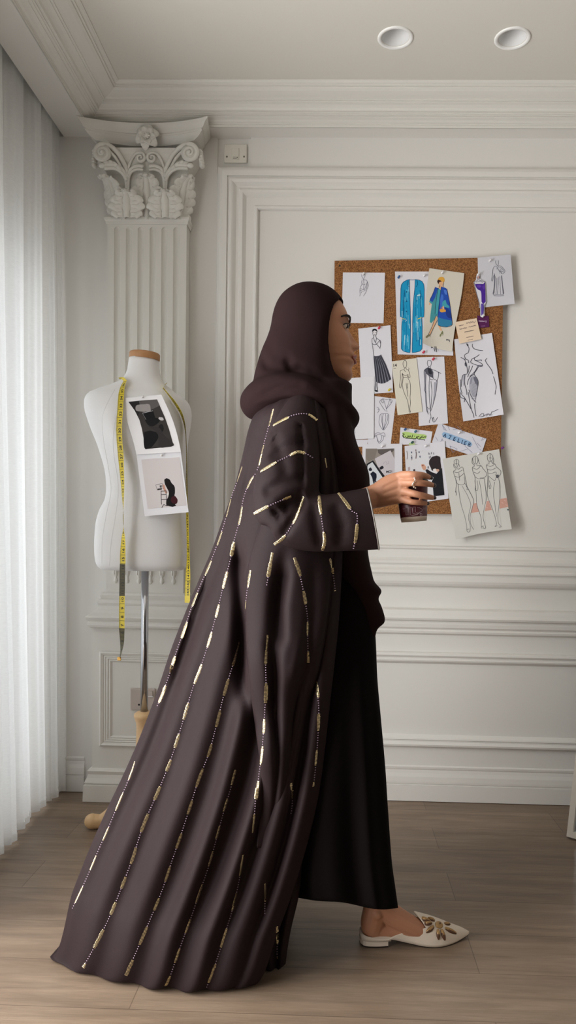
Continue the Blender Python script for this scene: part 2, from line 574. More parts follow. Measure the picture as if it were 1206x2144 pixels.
nt.links.new(mr.outputs[0], m2s.inputs[0]); nt.links.new(ms.outputs[0], m2s.inputs[1]); nt.links.new(tr.outputs[0], m2s.inputs[2])
nt.links.new(m2s.outputs[0], nt.nodes['Material Output'].inputs[0])
ce = empty('sheer_curtain', (-1.05, 1.6, 0))
b = MB()
rows = []
NY = 420; NZ = 16
ya, yb = 2.872, 1.72
for k in range(NZ + 1):
    v = k / NZ
    row = []
    for j in range(NY + 1):
        s = j / NY
        y = lerp(ya, yb, s)
        ph = 2 * PI * (s * 10.5 + 0.35 * math.sin(s * 11) + .1)
        amp = 0.026 + 0.010 * math.sin(s * 15 + 1) + 0.010 * v
        wv = math.sin(ph) + 0.28 * math.sin(2 * ph + 1.0 + 3 * s) + .16 * math.sin(5 * ph + 2 * math.sin(7 * s))
        x = X_SLOT - .030 + .010 * v + 0.010 * s + amp * wv * (.55 + .45 * v) + 0.006 * math.sin(9 * s + 4 * v)
        yy = y + 0.022 * math.cos(ph) * (0.4 + 0.6 * v)
        z0 = Z_SOF + 0.10; z1 = 0.012
        row.append((x, yy, lerp(z0, z1, v)))
    rows.append(row)
b.grid(rows, 0, True)
b.build('curtain_fabric', cm, ce)
b = MB()
hem0 = rows[-1]; hemr = []
for q in (0, .022, .024):
    hemr.append([(p[0] + .0015, p[1], p[2] + q) for p in hem0])
b.grid(hemr, 0, True)
b.build('curtain_hem', cm, ce)
tag(ce, 'long white sheer pleated curtain hanging from the ceiling to the floor at the window side', 'curtain')
# ================================================================ PILASTER
YS = BY - .013 - .062        # shaft front
PC = at_y(305.5, 850, YS).x
PU = YS / F_PX               # metres per pixel at the shaft
zs = lambda py, dd=0.0: at_y(306, py, YS - dd).z
WB = BY - .0135              # back of the pilaster (wall strip front)
pil = empty('pilaster', (PC, (YS + WB) / 2, 0))

def hb(b, half_px, z0, z1, dd, m=0):
    """block standing dd in front of the shaft plane"""
    h = half_px * PU
    b.box((PC - h, YS - dd, z0), (PC + h, WB, z1), m)

def wrap(b, prof, half_px):
    """moulding wrapping the three free sides; prof rows (z, d)"""
    h = half_px * PU
    b.grid([[(PC - h - d, WB, z), (PC - h - d, YS - d, z), (PC + h + d, YS - d, z), (PC + h + d, WB, z)] for z, d in prof], 0, False)

# shaft with six flutes cut as real hollows
Zsh0, Zsh1 = zs(1243), zs(470)
Zf0, Zf1 = zs(1192), zs(475)
HS = 82 * PU
b = MB()
fl = [(-62 + 24.6 * i) * PU for i in range(6)]
rf_ = 6.2 * PU
NSEG = 10
def flute_rows(z, open_, wd=1.0):
    pts = [(-HS, 0)]
    for c in fl:
        for k in range(NSEG + 1):
            a = PI * k / NSEG
            pts.append((c - rf_ * wd * math.cos(a), rf_ * 0.95 * math.sin(a) * open_))
    pts.append((HS, 0))
    return [(PC + x, YS + d, z) for x, d in pts]
rows = [flute_rows(Zsh0, 0), flute_rows(Zf0, 0), flute_rows(Zf0, 1)]
rows.append(flute_rows(Zf1 - rf_, 1))
for k in range(1, 7):
    a = PI / 2 * k / 6
    rows.append(flute_rows(Zf1 - rf_ + rf_ * math.sin(a), max(math.cos(a), 0), max(math.cos(a), .02)))
rows.append(flute_rows(Zsh1, 0))
b.grid(rows, 0, False)
b.poly([(PC - HS, YS, Zsh0), (PC - HS, WB, Zsh0), (PC - HS, WB, Zsh1), (PC - HS, YS, Zsh1)])
b.poly([(PC + HS, YS, Zsh0), (PC + HS, WB, Zsh0), (PC + HS, WB, Zsh1), (PC + HS, YS, Zsh1)])
b.build('shaft', PLAST, pil)
# cabled ends of the flutes
for c in fl:
    b = MB()
    x = PC + c
    b.lathe([(0.001, zs(1223)), (.006, zs(1221)), (.0085, zs(1217)), (.006, zs(1212)), (.004, zs(1209)), (.0075, zs(1206)), (.010, zs(1200)), (.010, zs(1194)), (.0085, zs(1180)), (.0085, zs(1150)), (.002, zs(1146))], (x, YS, 0), 14)
    for s in (-1, 1):
        b.blob((x + s * .004, YS - .009, zs(1199)), (.0025, .0035, .010), 0, 8, 6)
    b.build('flute_drop', PLAST, pil)
# necking band
b = MB()
wrap(b, [(zs(470), 0), (zs(470), .004), (zs(465), .006), (zs(462.5), .009), (zs(460), .0105), (zs(457), .0105), (zs(454.5), .008), (zs(454), 0), (zs(454), -.05)], 82)
b.build('necking', PLAST, pil)
# base mouldings of the shaft = cap of the pedestal
HP = 107                       # pedestal die half width, px
b = MB()
wrap(b, [(zs(1240), -.03), (zs(1241), 0), (zs(1243), .010), (zs(1247), .013), (zs(1252), .011), (zs(1255), .009), (zs(1257), .018), (zs(1263), .021), (zs(1266), .019), (zs(1268), .016), (zs(1270), .018),
         (zs(1276), .021), (zs(1283), .034), (zs(1287), .046), (zs(1290), .054), (zs(1292), .056), (zs(1296), .052), (zs(1300), .046), (zs(1303), .049), (zs(1308), .050), (zs(1312), .047), (zs(1315), .036), (zs(1316), .02)], 86)
b.build('base', PLAST, pil)
# pedestal die
DP = .026
b = MB(); hb(b, HP, 0.0, zs(1314), DP); b.build('pedestal', PLAST, pil)
b = MB()
x0, x1 = PC - 90 * PU, PC + 90 * PU
za, zb_ = zs(1563, DP), zs(1366, DP)
rows = []
for w, d in ((0, 0), (0, .010), (3, .013), (5, .011), (8, .009), (9, .006), (12, .009), (14, .006), (17, .008), (19, .004), (22, .006), (25, .002), (26, .0005)):
    w *= PU
    rows.append([(x0 + w, YS - DP - d, za + w * .85), (x1 - w, YS - DP - d, za + w * .85), (x1 - w, YS - DP - d, zb_ - w * .85), (x0 + w, YS - DP - d, zb_ - w * .85)])
b.grid(rows, 0, False, close_u=True)
b.build('panel_moulding', PLAST, pil)
b = MB()
h = HP
def wrap2(prof):
    hh = HP * PU
    b.grid([[(PC - hh - d, WB, z), (PC - hh - d, YS - DP - d, z), (PC + hh + d, YS - DP - d, z), (PC + hh + d, WB, z)] for z, d in prof], 0, False)
wrap2([(zs(1611, .03), 0), (zs(1613, .03), .010), (zs(1616, .03), .014), (zs(1621, .03), .012), (zs(1623, .03), .011), (zs(1630, .03), .015), (zs(1638, .03), .022), (zs(1640, .03), .023), (zs(1641, .03), .019), (zs(1643, .03), .019), (zs(1644, .03), .025), (0.001, .027)])
b.build('plinth', PLAST, pil)

# ---- capital -----------------------------------------------------------
def cz_(py, dd=0.02):
    return at_y(306, py, YS - dd).z
# bell
b = MB()
rows = []
for t in range(13):
    v = t / 12
    z = lerp(cz_(456), cz_(312), v)
    hw = (74 + 6 * v + 26 * sstep(.55, 1, v)) * PU
    d = -.004 + .012 * v + .022 * sstep(.6, 1, v)
    rows.append([(PC - hw, WB, z), (PC - hw, YS - d, z), (PC + hw, YS - d, z), (PC + hw, WB, z)])
b.grid(rows, 0, False)
b.build('bell', PLAST, pil)
# abacus with concave face and projecting corners
b = MB()
rows = []
AB = [(300, 92, -.004), (297, 101, .012), (291, 108, .018), (286, 113, .024), (281, 117, .030), (279, 119, .032), (278, 117, .030), (275, 117, .031), (274, 120, .036), (266, 124, .042), (262, 126, .046), (258, 130, .050), (254.5, 131, .052), (254.5, 80, 0)]
ZT = Z_SOF - .0015
NA = 24
for py, hw, d in AB:
    row = []
    z = lerp(cz_(315), ZT, (315 - py) / (315 - 254.5))
    h = hw * PU
    row.append((PC - h + .012, WB, z))
    for k in range(NA + 1):
        q = -1 + 2 * k / NA
        dy = d + .030 - .046 * (1 - abs(q) ** 2.2)
        row.append((PC + q * h, YS - dy, z + (.006 * (1 - q * q) * 0)))
    row.append((PC + h - .012, WB, z))
    rows.append(row)
b.grid(rows, 0, False)
for r in (rows[0], rows[-1]):
    b.poly(r, 0)
b.build('abacus', PLAST, pil)
# rosette
b = MB()
rc = at_y(309, 289, YS - .034)
for k in range(6):
    a = 2 * PI * k / 6 + .35
    M = Matrix.Rotation(-a, 3, 'Y')
    c = rc + M @ Vector((.020, -.006, 0))
    rows = []
    for i in range(9):
        s = i / 8
        row = []
        wv = math.sin(PI * (0.12 + 0.80 * s)) ** .7
        for j in range(9):
            q = -1 + j / 4
            px_ = -.004 + .040 * s * (1 - .10 * abs(q) ** 3)
            row.append(rc + M @ Vector((px_ * 1.2, -.004 - .016 * math.sin(PI * s * .85) + .010 * (1 - q * q) * (1 - s) - .003 * abs(q) + .010 * s ** 3, q * .021 * wv)))
        rows.append(row)
    b.grid(rows, 0, True)
ro = b.build('rosette', PLAST, pil)
mod(ro, 'SOLIDIFY', thickness=.005, offset=0)
b = MB()
b.blob(rc + Vector((0, -.012, 0)), (.010, .010, .010), 0, 14, 10)
for k in range(7):
    a = 2 * PI * k / 7
    b.blob(rc + Vector((.009 * math.cos(a), -.016, .009 * math.sin(a))), (.0035, .005, .0035), 0, 8, 6)
b.build('rosette_heart', PLAST, pil)

def acanthus(name, cx, zb, hw, ht, d0, bulge, curl, yaw=0.0, lean=0.0, lobes=5):
    """leaf: cx centre x, base z, half width, height; projects from the bell"""
    b = MB(); rows = []
    NV, NU = 56, 36
    for i in range(NV + 1):
        v = i / NV
        row = []
        lob = abs(math.sin(PI * v * lobes + .4)) ** .55
        prof = (0.74 + 0.26 * math.sin(PI * min(v * 1.15, 1) ** 1.1)) * (1 - .30 * sstep(.45, .85, v)) * (1 - .96 * sstep(.80, 1.0, v) ** 1.4)
        w = hw * prof * (0.80 + .20 * lob)
        for j in range(NU + 1):
            q = -1 + 2 * j / NU
            x = q * w
            z = ht * min(v, 1)
            d = bulge * math.sin(PI * .5 * v) ** 1.6 + .003
            # curl of the tip
            c = sstep(.72, 1.0, v)
            d += curl * math.sin(c * PI * .62)
            z -= ht * .16 * c * c
            # midrib and veins
            d += .0065 * math.exp(-(q / .13) ** 2) * (1 - .6 * v) - .004 * math.exp(-((abs(q) - .22) / .10) ** 2)
            vein = math.sin(PI * (v * lobes + .4) + abs(q) * 2.4)
            d += .0030 * abs(vein) ** .6 * sstep(.18, .6, abs(q)) - .0035 * abs(q) ** 2
            fing = math.sin(abs(q) * 13 - v * lobes * PI * 2.0)
            d += .0022 * fing * sstep(.3, .8, abs(q))
            # drilled eyes between lobes
            for e in range(1, lobes):
                ve = (e - .4) / lobes + .03
                d -= .006 * math.exp(-((v - ve) / .018) ** 2 - ((abs(q) - .52) / .09) ** 2)
            d *= (1 - .25 * abs(q) ** 4)
            xx = x * math.cos(yaw) + d * math.sin(yaw)
            dd = d * math.cos(yaw) - x * math.sin(yaw)
            row.append((cx + xx + lean * v * v, YS - d0 - dd, zb + z))
        rows.append(row)
    b.grid(rows, 0, True)
    o = b.build(name, PLAST, pil)
    mod(o, 'SOLIDIFY', thickness=.006, offset=-1)
    return o
ZB = cz_(457)
X = lambda px: PC + (px - 306) * PU
for cx in (268, 347):
    acanthus('acanthus_leaf', X(cx), ZB, 38 * PU, cz_(396) - ZB, .020, .014, .018, lobes=4)
acanthus('acanthus_leaf', X(307), ZB, 36 * PU, cz_(352) - ZB, -.002, .018, .020, lobes=6)
acanthus('acanthus_leaf', X(244), ZB, 30 * PU, cz_(354) - ZB, -.002, .016, .026, yaw=-.55, lean=-.030, lobes=6)
acanthus('acanthus_leaf', X(371), ZB, 30 * PU, cz_(354) - ZB, -.002, .016, .026, yaw=.55, lean=.030, lobes=6)

def spiral_pts(c, r0, turns, sx, sy, start, n=60, fwd=0.0):
    pts, rad = [], []
    for k in range(n + 1):
        t = k / n
        a = start + sx * 2 * PI * turns * t
        r = r0 * (1 - t) ** 1.0 + .0015
        pts.append(Vector((c.x + r * math.cos(a), c.y - fwd * t - sy * r * math.cos(a), c.z + r * math.sin(a))))
        rad.append(lerp(.0095, .0035, t))
    return pts, rad
def volute(side):
    c = at_y(306 + side * 91, 321, YS - .052)
    b = MB()
    r0 = 16 * PU
    sp, rd = spiral_pts(c, r0, 1.9, -side if side > 0 else 1, 0, PI / 2, fwd=.010)
    # stem rising from the caulicolus
    s0 = at_y(306 + side * 38, 372, YS - .012)
    stem = smooth_path([s0, at_y(306 + side * 43, 350, YS - .022), at_y(306 + side * 58, 322, YS - .034), at_y(306 + side * 76, 306, YS - .046), sp[0]], 8)
    pts = stem[:-1] + sp
    rad = [lerp(.007, .0095, k / len(stem)) for k in range(len(stem) - 1)] + rd
    b.tube(pts, rad, 10)
    # second rib parallel to the stem
    pts2 = [p + Vector((side * .012, -.003, -.013)) * min(1, k / 10) for k, p in enumerate(stem)]
    b.tube(pts2, [.0055] * len(pts2), 8)
    b.blob(c + Vector((0, -.012, 0)), .0065, 0, 10, 8)
    # scroll disc behind the spiral
    b.lathe([(r0 * 1.05, 0), (r0 * 1.05, .012), (.001, .013)], c + Vector((0, .006, 0)), 24, axis=Matrix.Rotation(PI / 2, 3, 'X'))
    # return scroll seen on the flank
    for k in range(6):
        b.blob(c + Vector((side * (.034 + .001 * k), .020 + .002 * k, .014 - .0085 * k)), (.010, .018, .008), 0, 10, 8)
    # calyx lobes below the scroll
    for k in range(5):
        t = k / 4
        q = at_y(306 + side * (58 + 34 * t), 351 - 8 * math.sin(PI * t) - 4 * t, YS - .036 - .012 * t)
        b.blob(q, (.013, .010, .0085), 0, 10, 8, Matrix.Rotation(-side * .6 * (1 - t), 3, 'Y'))
    b.build('volute', PLAST, pil)
for s in (-1, 1):
    volute(s)
    # inner helix
    c = at_y(306 + s * 12, 331, YS - .030)
    b = MB()
    sp, rd = spiral_pts(c, 9.5 * PU, 1.5, s, 0, PI / 2, 40, .006)
    st = smooth_path([at_y(306 + s * 40, 366, YS - .010), at_y(306 + s * 34, 342, YS - .022), at_y(306 + s * 23, 323, YS - .028), sp[0]], 7)
    b.tube(st[:-1] + sp, [.0052] * (len(st) - 1) + [r * .62 for r in rd], 8)
    b.build('helix', PLAST, pil)
    # caulicolus: fluted stem between the leaves
    b = MB()
    for o in (-4, 0, 4):
        b.tube(smooth_path([at_y(306 + s * 40 + o * .5, 452, YS - .004), at_y(306 + s * 40 + o * .6, 400, YS - .010), at_y(306 + s * 40 + o, 368, YS - .016)], 6), [.0045] * 12 + [.007], 8)
    for o in (-1, 0, 1):
        b.blob(at_y(306 + s * 40 + o * 6, 366 - 4 * abs(o), YS - .018), (.008, .008, .011), 0, 10, 8, Matrix.Rotation(o * .5, 3, 'Y'))
    b.build('caulicolus', PLAST, pil)
    # leaf sheaths curving out towards the scrolls
    b = MB()
    for off, r in ((0, .0075), (7, .0055)):
        b.tube(smooth_path([at_y(306 + s * 41, 372 + off, YS - .016), at_y(306 + s * 50, 356 + off, YS - .028), at_y(306 + s * 66, 346 + off, YS - .040), at_y(306 + s * 88, 346 + off, YS - .048)], 7), r, 8)
        b.tube(smooth_path([at_y(306 + s * 39, 372 + off, YS - .014), at_y(306 + s * 31, 354 + off, YS - .022), at_y(306 + s * 18, 348 + off, YS - .026), at_y(306 + s * 6, 349 + off, YS - .028)], 7), r * .85, 8)
    b.build('leaf_sheath', PLAST, pil)
tag(pil, 'tall white fluted wall pilaster with acanthus leaf capital on a panelled pedestal', 'pilaster')

# ---------------------------------------------------------------- socket on the pedestal
SKM = mat('socket_taupe', (188, 176, 168), .35)
YK = YS - DP - .0005
e = empty('wall_socket', at_y(300, 1487, YK))
plate_xz('face_plate', 274, 1440, 325.5, 1487, YK, .010, SKM, e, .003)
plate_xz('rocker', 310, 1447, 320, 1459.5, YK - .010, .004, SKM, e, .001)
plate_xz('rocker_mark', 310.5, 1457.5, 320, 1459.5, YK - .0141, .0006, mat('lamp_white', (240, 240, 238), .35), e, .0001)
for px in (291, 306):
    c = at_y(px, 1475.5, YK - .0100)
    b = MB(); b.box((c.x - .0035, c.y - .0006, c.z - .0035), (c.x + .0035, c.y, c.z + .0035))
    b.build('socket_hole', mat('hole_black', (15, 13, 12), .5), e)
tag(e, 'taupe switched wall socket on the pilaster pedestal behind the metal pole', 'socket')
# ================================================================ DRESS FORM
YD = 2.55
DU = YD / F_PX
FORMW = mat('form_canvas', (230, 230, 231), 0.75, spec=0.2, bump=0.12, bscale=500, sheen=.2)
WOODC = mat('form_wood_cap', (176, 128, 84), 0.45, var=.12, vscale=40, stretch=(1, 1, 8))
WOODB = mat('form_wood_base', (214, 178, 132), 0.4, var=.10, vscale=30, stretch=(1, 1, .3))
CHROME = mat('chrome', (190, 192, 198), 0.12, metal=1.0)
pole = at_y(303, 1300, YD)
form = empty('dress_form', (pole.x, YD, 0))
FRM = [  # py, left, right, depth ratio (front), back ratio, bust
    (752, 273, 332, .95, .95, 0), (765, 271, 332, .95, .95, 0), (780, 268, 333, .92, .95, 0), (793, 262, 336, .85, .95, 0), (803, 250, 344, .74, .9, 0), (811, 232, 354, .62, .8, 0),
    (819, 210, 364, .56, .7, 0), (827, 194, 377, .55, .66, 0), (837, 186, 389, .56, .64, .02), (850, 183.5, 395, .57, .62, .06), (865, 185, 397, .59, .62, .12), (885, 191, 395.5, .61, .62, .22),
    (905, 198, 392.5, .63, .64, .30), (930, 208, 389.5, .65, .66, .33), (955, 216, 388, .65, .68, .27), (980, 223, 386, .66, .70, .14), (1005, 227, 384, .68, .72, .05), (1030, 227.5, 382, .69, .74, .0),
    (1050, 224, 382, .70, .76, 0), (1070, 214, 385, .69, .76, 0), (1095, 207, 388, .68, .76, 0), (1125, 204, 390, .66, .76, 0), (1155, 203.5, 390.5, .65, .75, 0), (1175, 205.5, 389, .65, .74, 0), (1187, 210, 386, .64, .72, 0), (1193, 217, 379, .60, .68, 0), (1194.5, 240, 356, .45, .5, 0), (1195, 296, 304, .2, .2, 0)]
YAW = math.radians(16)
def form_ring(py, n=72):
    l, r, df, db, bust = interp(FRM, py)
    cx = (l + r) / 2; hw = (r - l) / 2 * DU
    c = at_y(cx, py, YD)
    pts = []
    for j in range(n):
        a = 2 * PI * j / n
        ex = 2.3
        ca, sa = math.cos(a), math.sin(a)
        x = hw * math.copysign(abs(ca) ** (2 / ex), ca)
        y = hw * math.copysign(abs(sa) ** (2 / ex), sa) * (db if sa > 0 else df)
        if bust and sa < 0:
            for s in (-1, 1):
                y -= bust * hw * .55 * math.exp(-((x / hw - .46 * s - .12) / .30) ** 2)
        # turn the front a little towards the room: shear of the depth with x
        y += math.tan(YAW) * x * .55
        # centre seam and princess seams pressed in
        pts.append(Vector((c.x + x, c.y + y, c.z)))
    return pts
pys = []
for k in range(len(FRM) - 1):
    a, c_ = FRM[k][0], FRM[k + 1][0]
    n = max(1, int((c_ - a) / 5))
    pys += [a + (c_ - a) * i / n for i in range(n)]
pys.append(FRM[-1][0])
b = MB()
rows = [form_ring(p) for p in pys]
b.grid(rows, 0, True, close_u=True)
b.face(list(range(72))[::-1], 0)
torso = b.build('torso', FORMW, form)
FBVH = BVHTree.FromPolygons(b.v, b.f)
def form_hit(px, py, off=0.0):
    d = ray(px, py).normalized()
    h = FBVH.ray_cast(EYE, d)
    if h[0] is None:
        return None
    return h[0] - d * off
# seams
b = MB()
for pts in ([(264, 812), (250, 850), (238, 900), (238, 950), (246, 1000), (247, 1040), (240, 1090), (232, 1140), (229, 1190)], [(240, 816), (222, 850), (214, 880), (218, 930), (228, 985), (232, 1030), (222, 1080), (214, 1130), (213, 1180)]):
    pp = [form_hit(p.x, p.y, .0002) for p in smooth_path([Vector((x, y, 0)) for x, y in pts], 8)]
    pp = [p for p in pp if p]
    b.tube(pp, .0006, 6)
b.build('seam', FORMW, torso)
# cap
cc = at_y(302.5, 752, YD)
b = MB()
M = Matrix.Rotation(math.radians(3.2), 3, 'Y')
r = 30.5 * DU
b.lathe([(r * .3, -.004), (r * 1.0, -.003), (r * 1.03, 0), (r * 1.03, .016), (r * .99, .019), (r * .5, .0205), (.001, .021)], cc + Vector((0, 0, .0005)), 40, axis=M)
b.build('neck_cap', WOODC, form)
# pole and base
zc0 = at_y(300, 1194, YD).z; zc1 = at_y(300, 1490, YD).z
b = MB(); b.lathe([(.0125, zc1 - .03), (.0125, zc0 + .03)], (pole.x, YD, 0), 24); b.build('pole', CHROME, form)
zq = lambda py: at_y(300, py, YD).z
b = MB()
b.lathe([(.014, zq(1489)), (.024, zq(1490)), (.033, zq(1494)), (.0345, zq(1499)), (.031, zq(1506)), (.027, zq(1512)), (.0255, zq(1525)), (.027, zq(1560)), (.030, zq(1595)), (.031, zq(1620)), (.027, zq(1640)), (.034, zq(1648)), (.036, zq(1660)), (.030, zq(1668)), (.020, zq(1672)), (.01, zq(1674))], (pole.x, YD, 0), 32)
b.build('base_stem', WOODB, form)
foot = at_z(212, 1735, 0.0)
fd = Vector((foot.x - pole.x, foot.y - YD, 0)); fr = fd.length; fa = math.atan2(fd.y, fd.x)
for k in range(3):
    a = fa + 2 * PI * k / 3
    dr = Vector((math.cos(a), math.sin(a), 0))
    c0 = Vector((pole.x, YD, 0))
    pts = smooth_path([c0 + dr * .015 + Vector((0, 0, zq(1650))), c0 + dr * .07 + Vector((0, 0, zq(1655))), c0 + dr * (fr * .62) + Vector((0, 0, .075)), c0 + dr * (fr * .95) + Vector((0, 0, .030)), c0 + dr * (fr + .03) + Vector((0, 0, .027))], 7)
    b = MB(); b.tube(pts, [lerp(.019, .025, i / (len(pts) - 1)) for i in range(len(pts))], 14)
    b.blob(pts[-1], (.026, .026, .026), 0, 14, 10)
    b.build('leg', WOODB, form)
tag(form, 'white female dress form with wooden neck cap on a chrome pole and turned wooden stand', 'dress form')

# ---------------------------------------------------------------- measuring tape
TY = mat('tape_yellow', (212, 190, 40), 0.4); TK = mat('tape_ink', (22, 20, 16), .5); TB = mat('tape_back', (70, 62, 24), .45); TE = mat('brass_clip', (214, 168, 92), .25, metal=.9)
TW = 12.6 * DU * .97
def form_y(px, py, off=.006):
    h = form_hit(px, py)
    return (h.y - off) if h else None
# left strand: (px, py, apparent width in px, side: +1 front shows, -1 back shows)
LS = [(262, 797, 9, 1), (256, 812, 11, 1), (253, 835, 13, 1), (251.5, 860, 13, 1), (249.5, 890, 13.5, 1), (250, 920, 13, 1), (252.5, 950, 12.5, 1), (254.5, 980, 11, 1), (256.5, 1010, 9.5, 1), (257.5, 1040, 7, 1),
      (258, 1065, 4, 1), (258, 1085, 2, 1), (258.5, 1105, 4, 1), (258, 1130, 10, 1), (257, 1160, 12, 1), (257, 1180, 12, 1), (256.5, 1183, 12, -1), (256, 1215, 12.6, -1), (255.5, 1246, 12.6, -1), (255.5, 1248, 12.6, 1), (255, 1280, 12.6, 1), (255, 1314, 12.4, 1),
      (255, 1317, 12.2, -1), (255.5, 1345, 10, -1), (253.5, 1365, 6, -1), (250.5, 1378, 4.5, -1)]
RS = [(341, 812, 4, 1), (352, 826, 6, 1), (362, 838, 7, 1), (372, 853, 7.5, 1), (380, 868, 7, 1), (386, 888, 5.5, 1), (389, 910, 4, 1), (390.5, 950, 4, 1), (391, 1000, 5, 1), (391.5, 1040, 5.5, 1), (392, 1080, 7, 1), (393, 1120, 7, 1), (394, 1170, 8, 1), (393.5, 1200, 11, 1), (392.5, 1230, 12, 1), (392, 1262, 12, 1)]
def strand(S):
    P = smooth_path([Vector((p[0], p[1], p[2])) for p in S], 6)
    sd = []
    for k in range(len(S) - 1):
        sd += [S[k][3]] * 6
    sd.append(S[-1][3])
    ys = []; last = None
    for p in P:
        y = form_y(min(p.x, 387), p.y)
        if y is None or p.x > 388:
            y = last if last else YD - .02
        if last and p.y > 900:
            y = min(y, last)
        ys.append(y); last = y
    for _ in range(6):
        ys = [ys[0]] + [(ys[i - 1] + 2 * ys[i] + ys[i + 1]) / 4 for i in range(1, len(ys) - 1)] + [ys[-1]]
    def clear(q):
        h = FBVH.find_nearest(q)
        a_ = Vector((at_y(300, proj(q)[1], YD).x, YD, h[0].z))
        n_ = h[1] if h[1].dot(h[0] - a_) > 0 else -h[1]
        d_ = (q - h[0]).dot(n_)
        return q if d_ > .0045 or d_ < -.2 or q.z < zc_low else h[0] + n_ * .0045
    zc_low = at_y(300, 1196, YD).z
    C = [at_y(p.x, p.y, y - .003 - .5 * math.sqrt(max(TW * TW - min(p.z * DU, TW) ** 2, 0))) for p, y in zip(P, ys)]
    W = []
    for k, p in enumerate(P):
        wx = min(p.z * DU, TW) * .98
        wy = math.sqrt(max(TW * TW - wx * wx, 0))
        W.append(Vector((wx, -wy if k % 1 == 0 else wy, 0)) * .5)
    for k in range(len(C)):
        l_, r_ = clear(C[k] - W[k]), clear(C[k] + W[k])
        C[k] = (l_ + r_) / 2; W[k] = (r_ - l_) / 2
    return C, W, sd
LC, LW, LSD = strand(LS)
RC, RW, RSD = strand(RS)
# strap round the back of the neck joining both strands
b0 = LC[0]; b1 = RC[0]
rg_ = form_ring(800); rc_ = sum(rg_, Vector()) / len(rg_)
nb = smooth_path([b0] + [rc_ + (rg_[j] - rc_) * 1.07 + Vector((0, 0, .002)) for j in (31, 26, 22, 18, 14, 10, 5)] + [b1], 4)[1:-1]
nb2 = []
for q in nb:
    h = FBVH.find_nearest(q); a_ = Vector((at_y(302, proj(q)[1], YD).x, YD, h[0].z)); n_ = h[1] if h[1].dot(h[0] - a_) > 0 else -h[1]
    nb2.append(q if (q - h[0]).dot(n_) > .008 else h[0] + n_ * .008)
nb = nb2
C = LC[::-1] + nb + RC
W = [w for w in LW[::-1]] + [LW[0].lerp(RW[0], k / len(nb)) for k in range(len(nb))] + RW
SD = LSD[::-1] + [1] * len(nb) + RSD
b = MB()
for k in range(len(C) - 1):
    m = 0 if SD[k] > 0 else 1
    n = Vector((0, -.0003, 0))
    b.poly([C[k] - W[k], C[k] + W[k], C[k + 1] + W[k + 1], C[k + 1] - W[k + 1]], m, True)
    b.poly([C[k] - W[k] - n, C[k] + W[k] - n, C[k + 1] + W[k + 1] - n, C[k + 1] - W[k + 1] - n], m, True)
tape = b.build('measuring_tape', [TY, TB], None, normals=False)
# printed scale
def along(C, W):
    s = [0]
    for k in range(len(C) - 1):
        s.append(s[-1] + (C[k + 1] - C[k]).length)
    def at(d, q, lift=.0006):
        d = max(0, min(s[-1] - 1e-6, d))
        k = 0
        while s[k + 1] < d:
            k += 1
        t = (d - s[k]) / max(s[k + 1] - s[k], 1e-9)
        w = W[k].lerp(W[k + 1], t)
        nn = Vector((w.y, -w.x, 0))
        if nn.y > 0:
            nn = -nn
        nn = nn.normalized() if nn.length > 1e-6 else Vector((0, -1, 0))
        return C[k].lerp(C[k + 1], t) + w * q + nn * lift
    return at, s
for C_, W_, SD_, first in ((LC, LW, LSD, 36), (RC, RW, RSD, 118)):
    b = MB()
    at, s = along(C_, W_)
    tot = s[-1]
    pitch = .0272
    n = int(tot / pitch)
    for k in range(n):
        d0 = .008 + k * pitch
        num = str(first - k if first == 36 else first + k)
        vs, fs = text_mesh(num, .0165, bold=.0004)
        wd = max(v[0] for v in vs)
        i = b.add([at(d0 + .011 - (v[0] - wd / 2), .62 - (v[1] / .0165) * 1.15, .0008) for v in vs])
        for f in fs:
            b.face([i + q for q in f], 0)
        for j in range(10):
            dd = d0 - .004 + j * pitch / 10
            ln = .95 if j == 0 else (.55 if j == 5 else .36)
            b.poly([at(dd, -.97), at(dd, -.97 + ln * 1.1 if j else .95), at(dd + (.0012 if j == 0 else .0008), -.97 + ln * 1.1 if j else .95), at(dd + (.0012 if j == 0 else .0008), -.97)], 0)
    b.build('scale_marks', TK, tape, normals=False)
b = MB()
e_ = LC[-1]
b.box((e_.x - .0075, e_.y - .0015, e_.z - .008), (e_.x + .0045, e_.y + .0015, e_.z + .004))
o = b.build('metal_end', TE, tape); mod(o, 'BEVEL', width=.001, segments=1)
tag(tape, 'yellow tailor measuring tape draped over the shoulders of the white dress form', 'measuring tape')

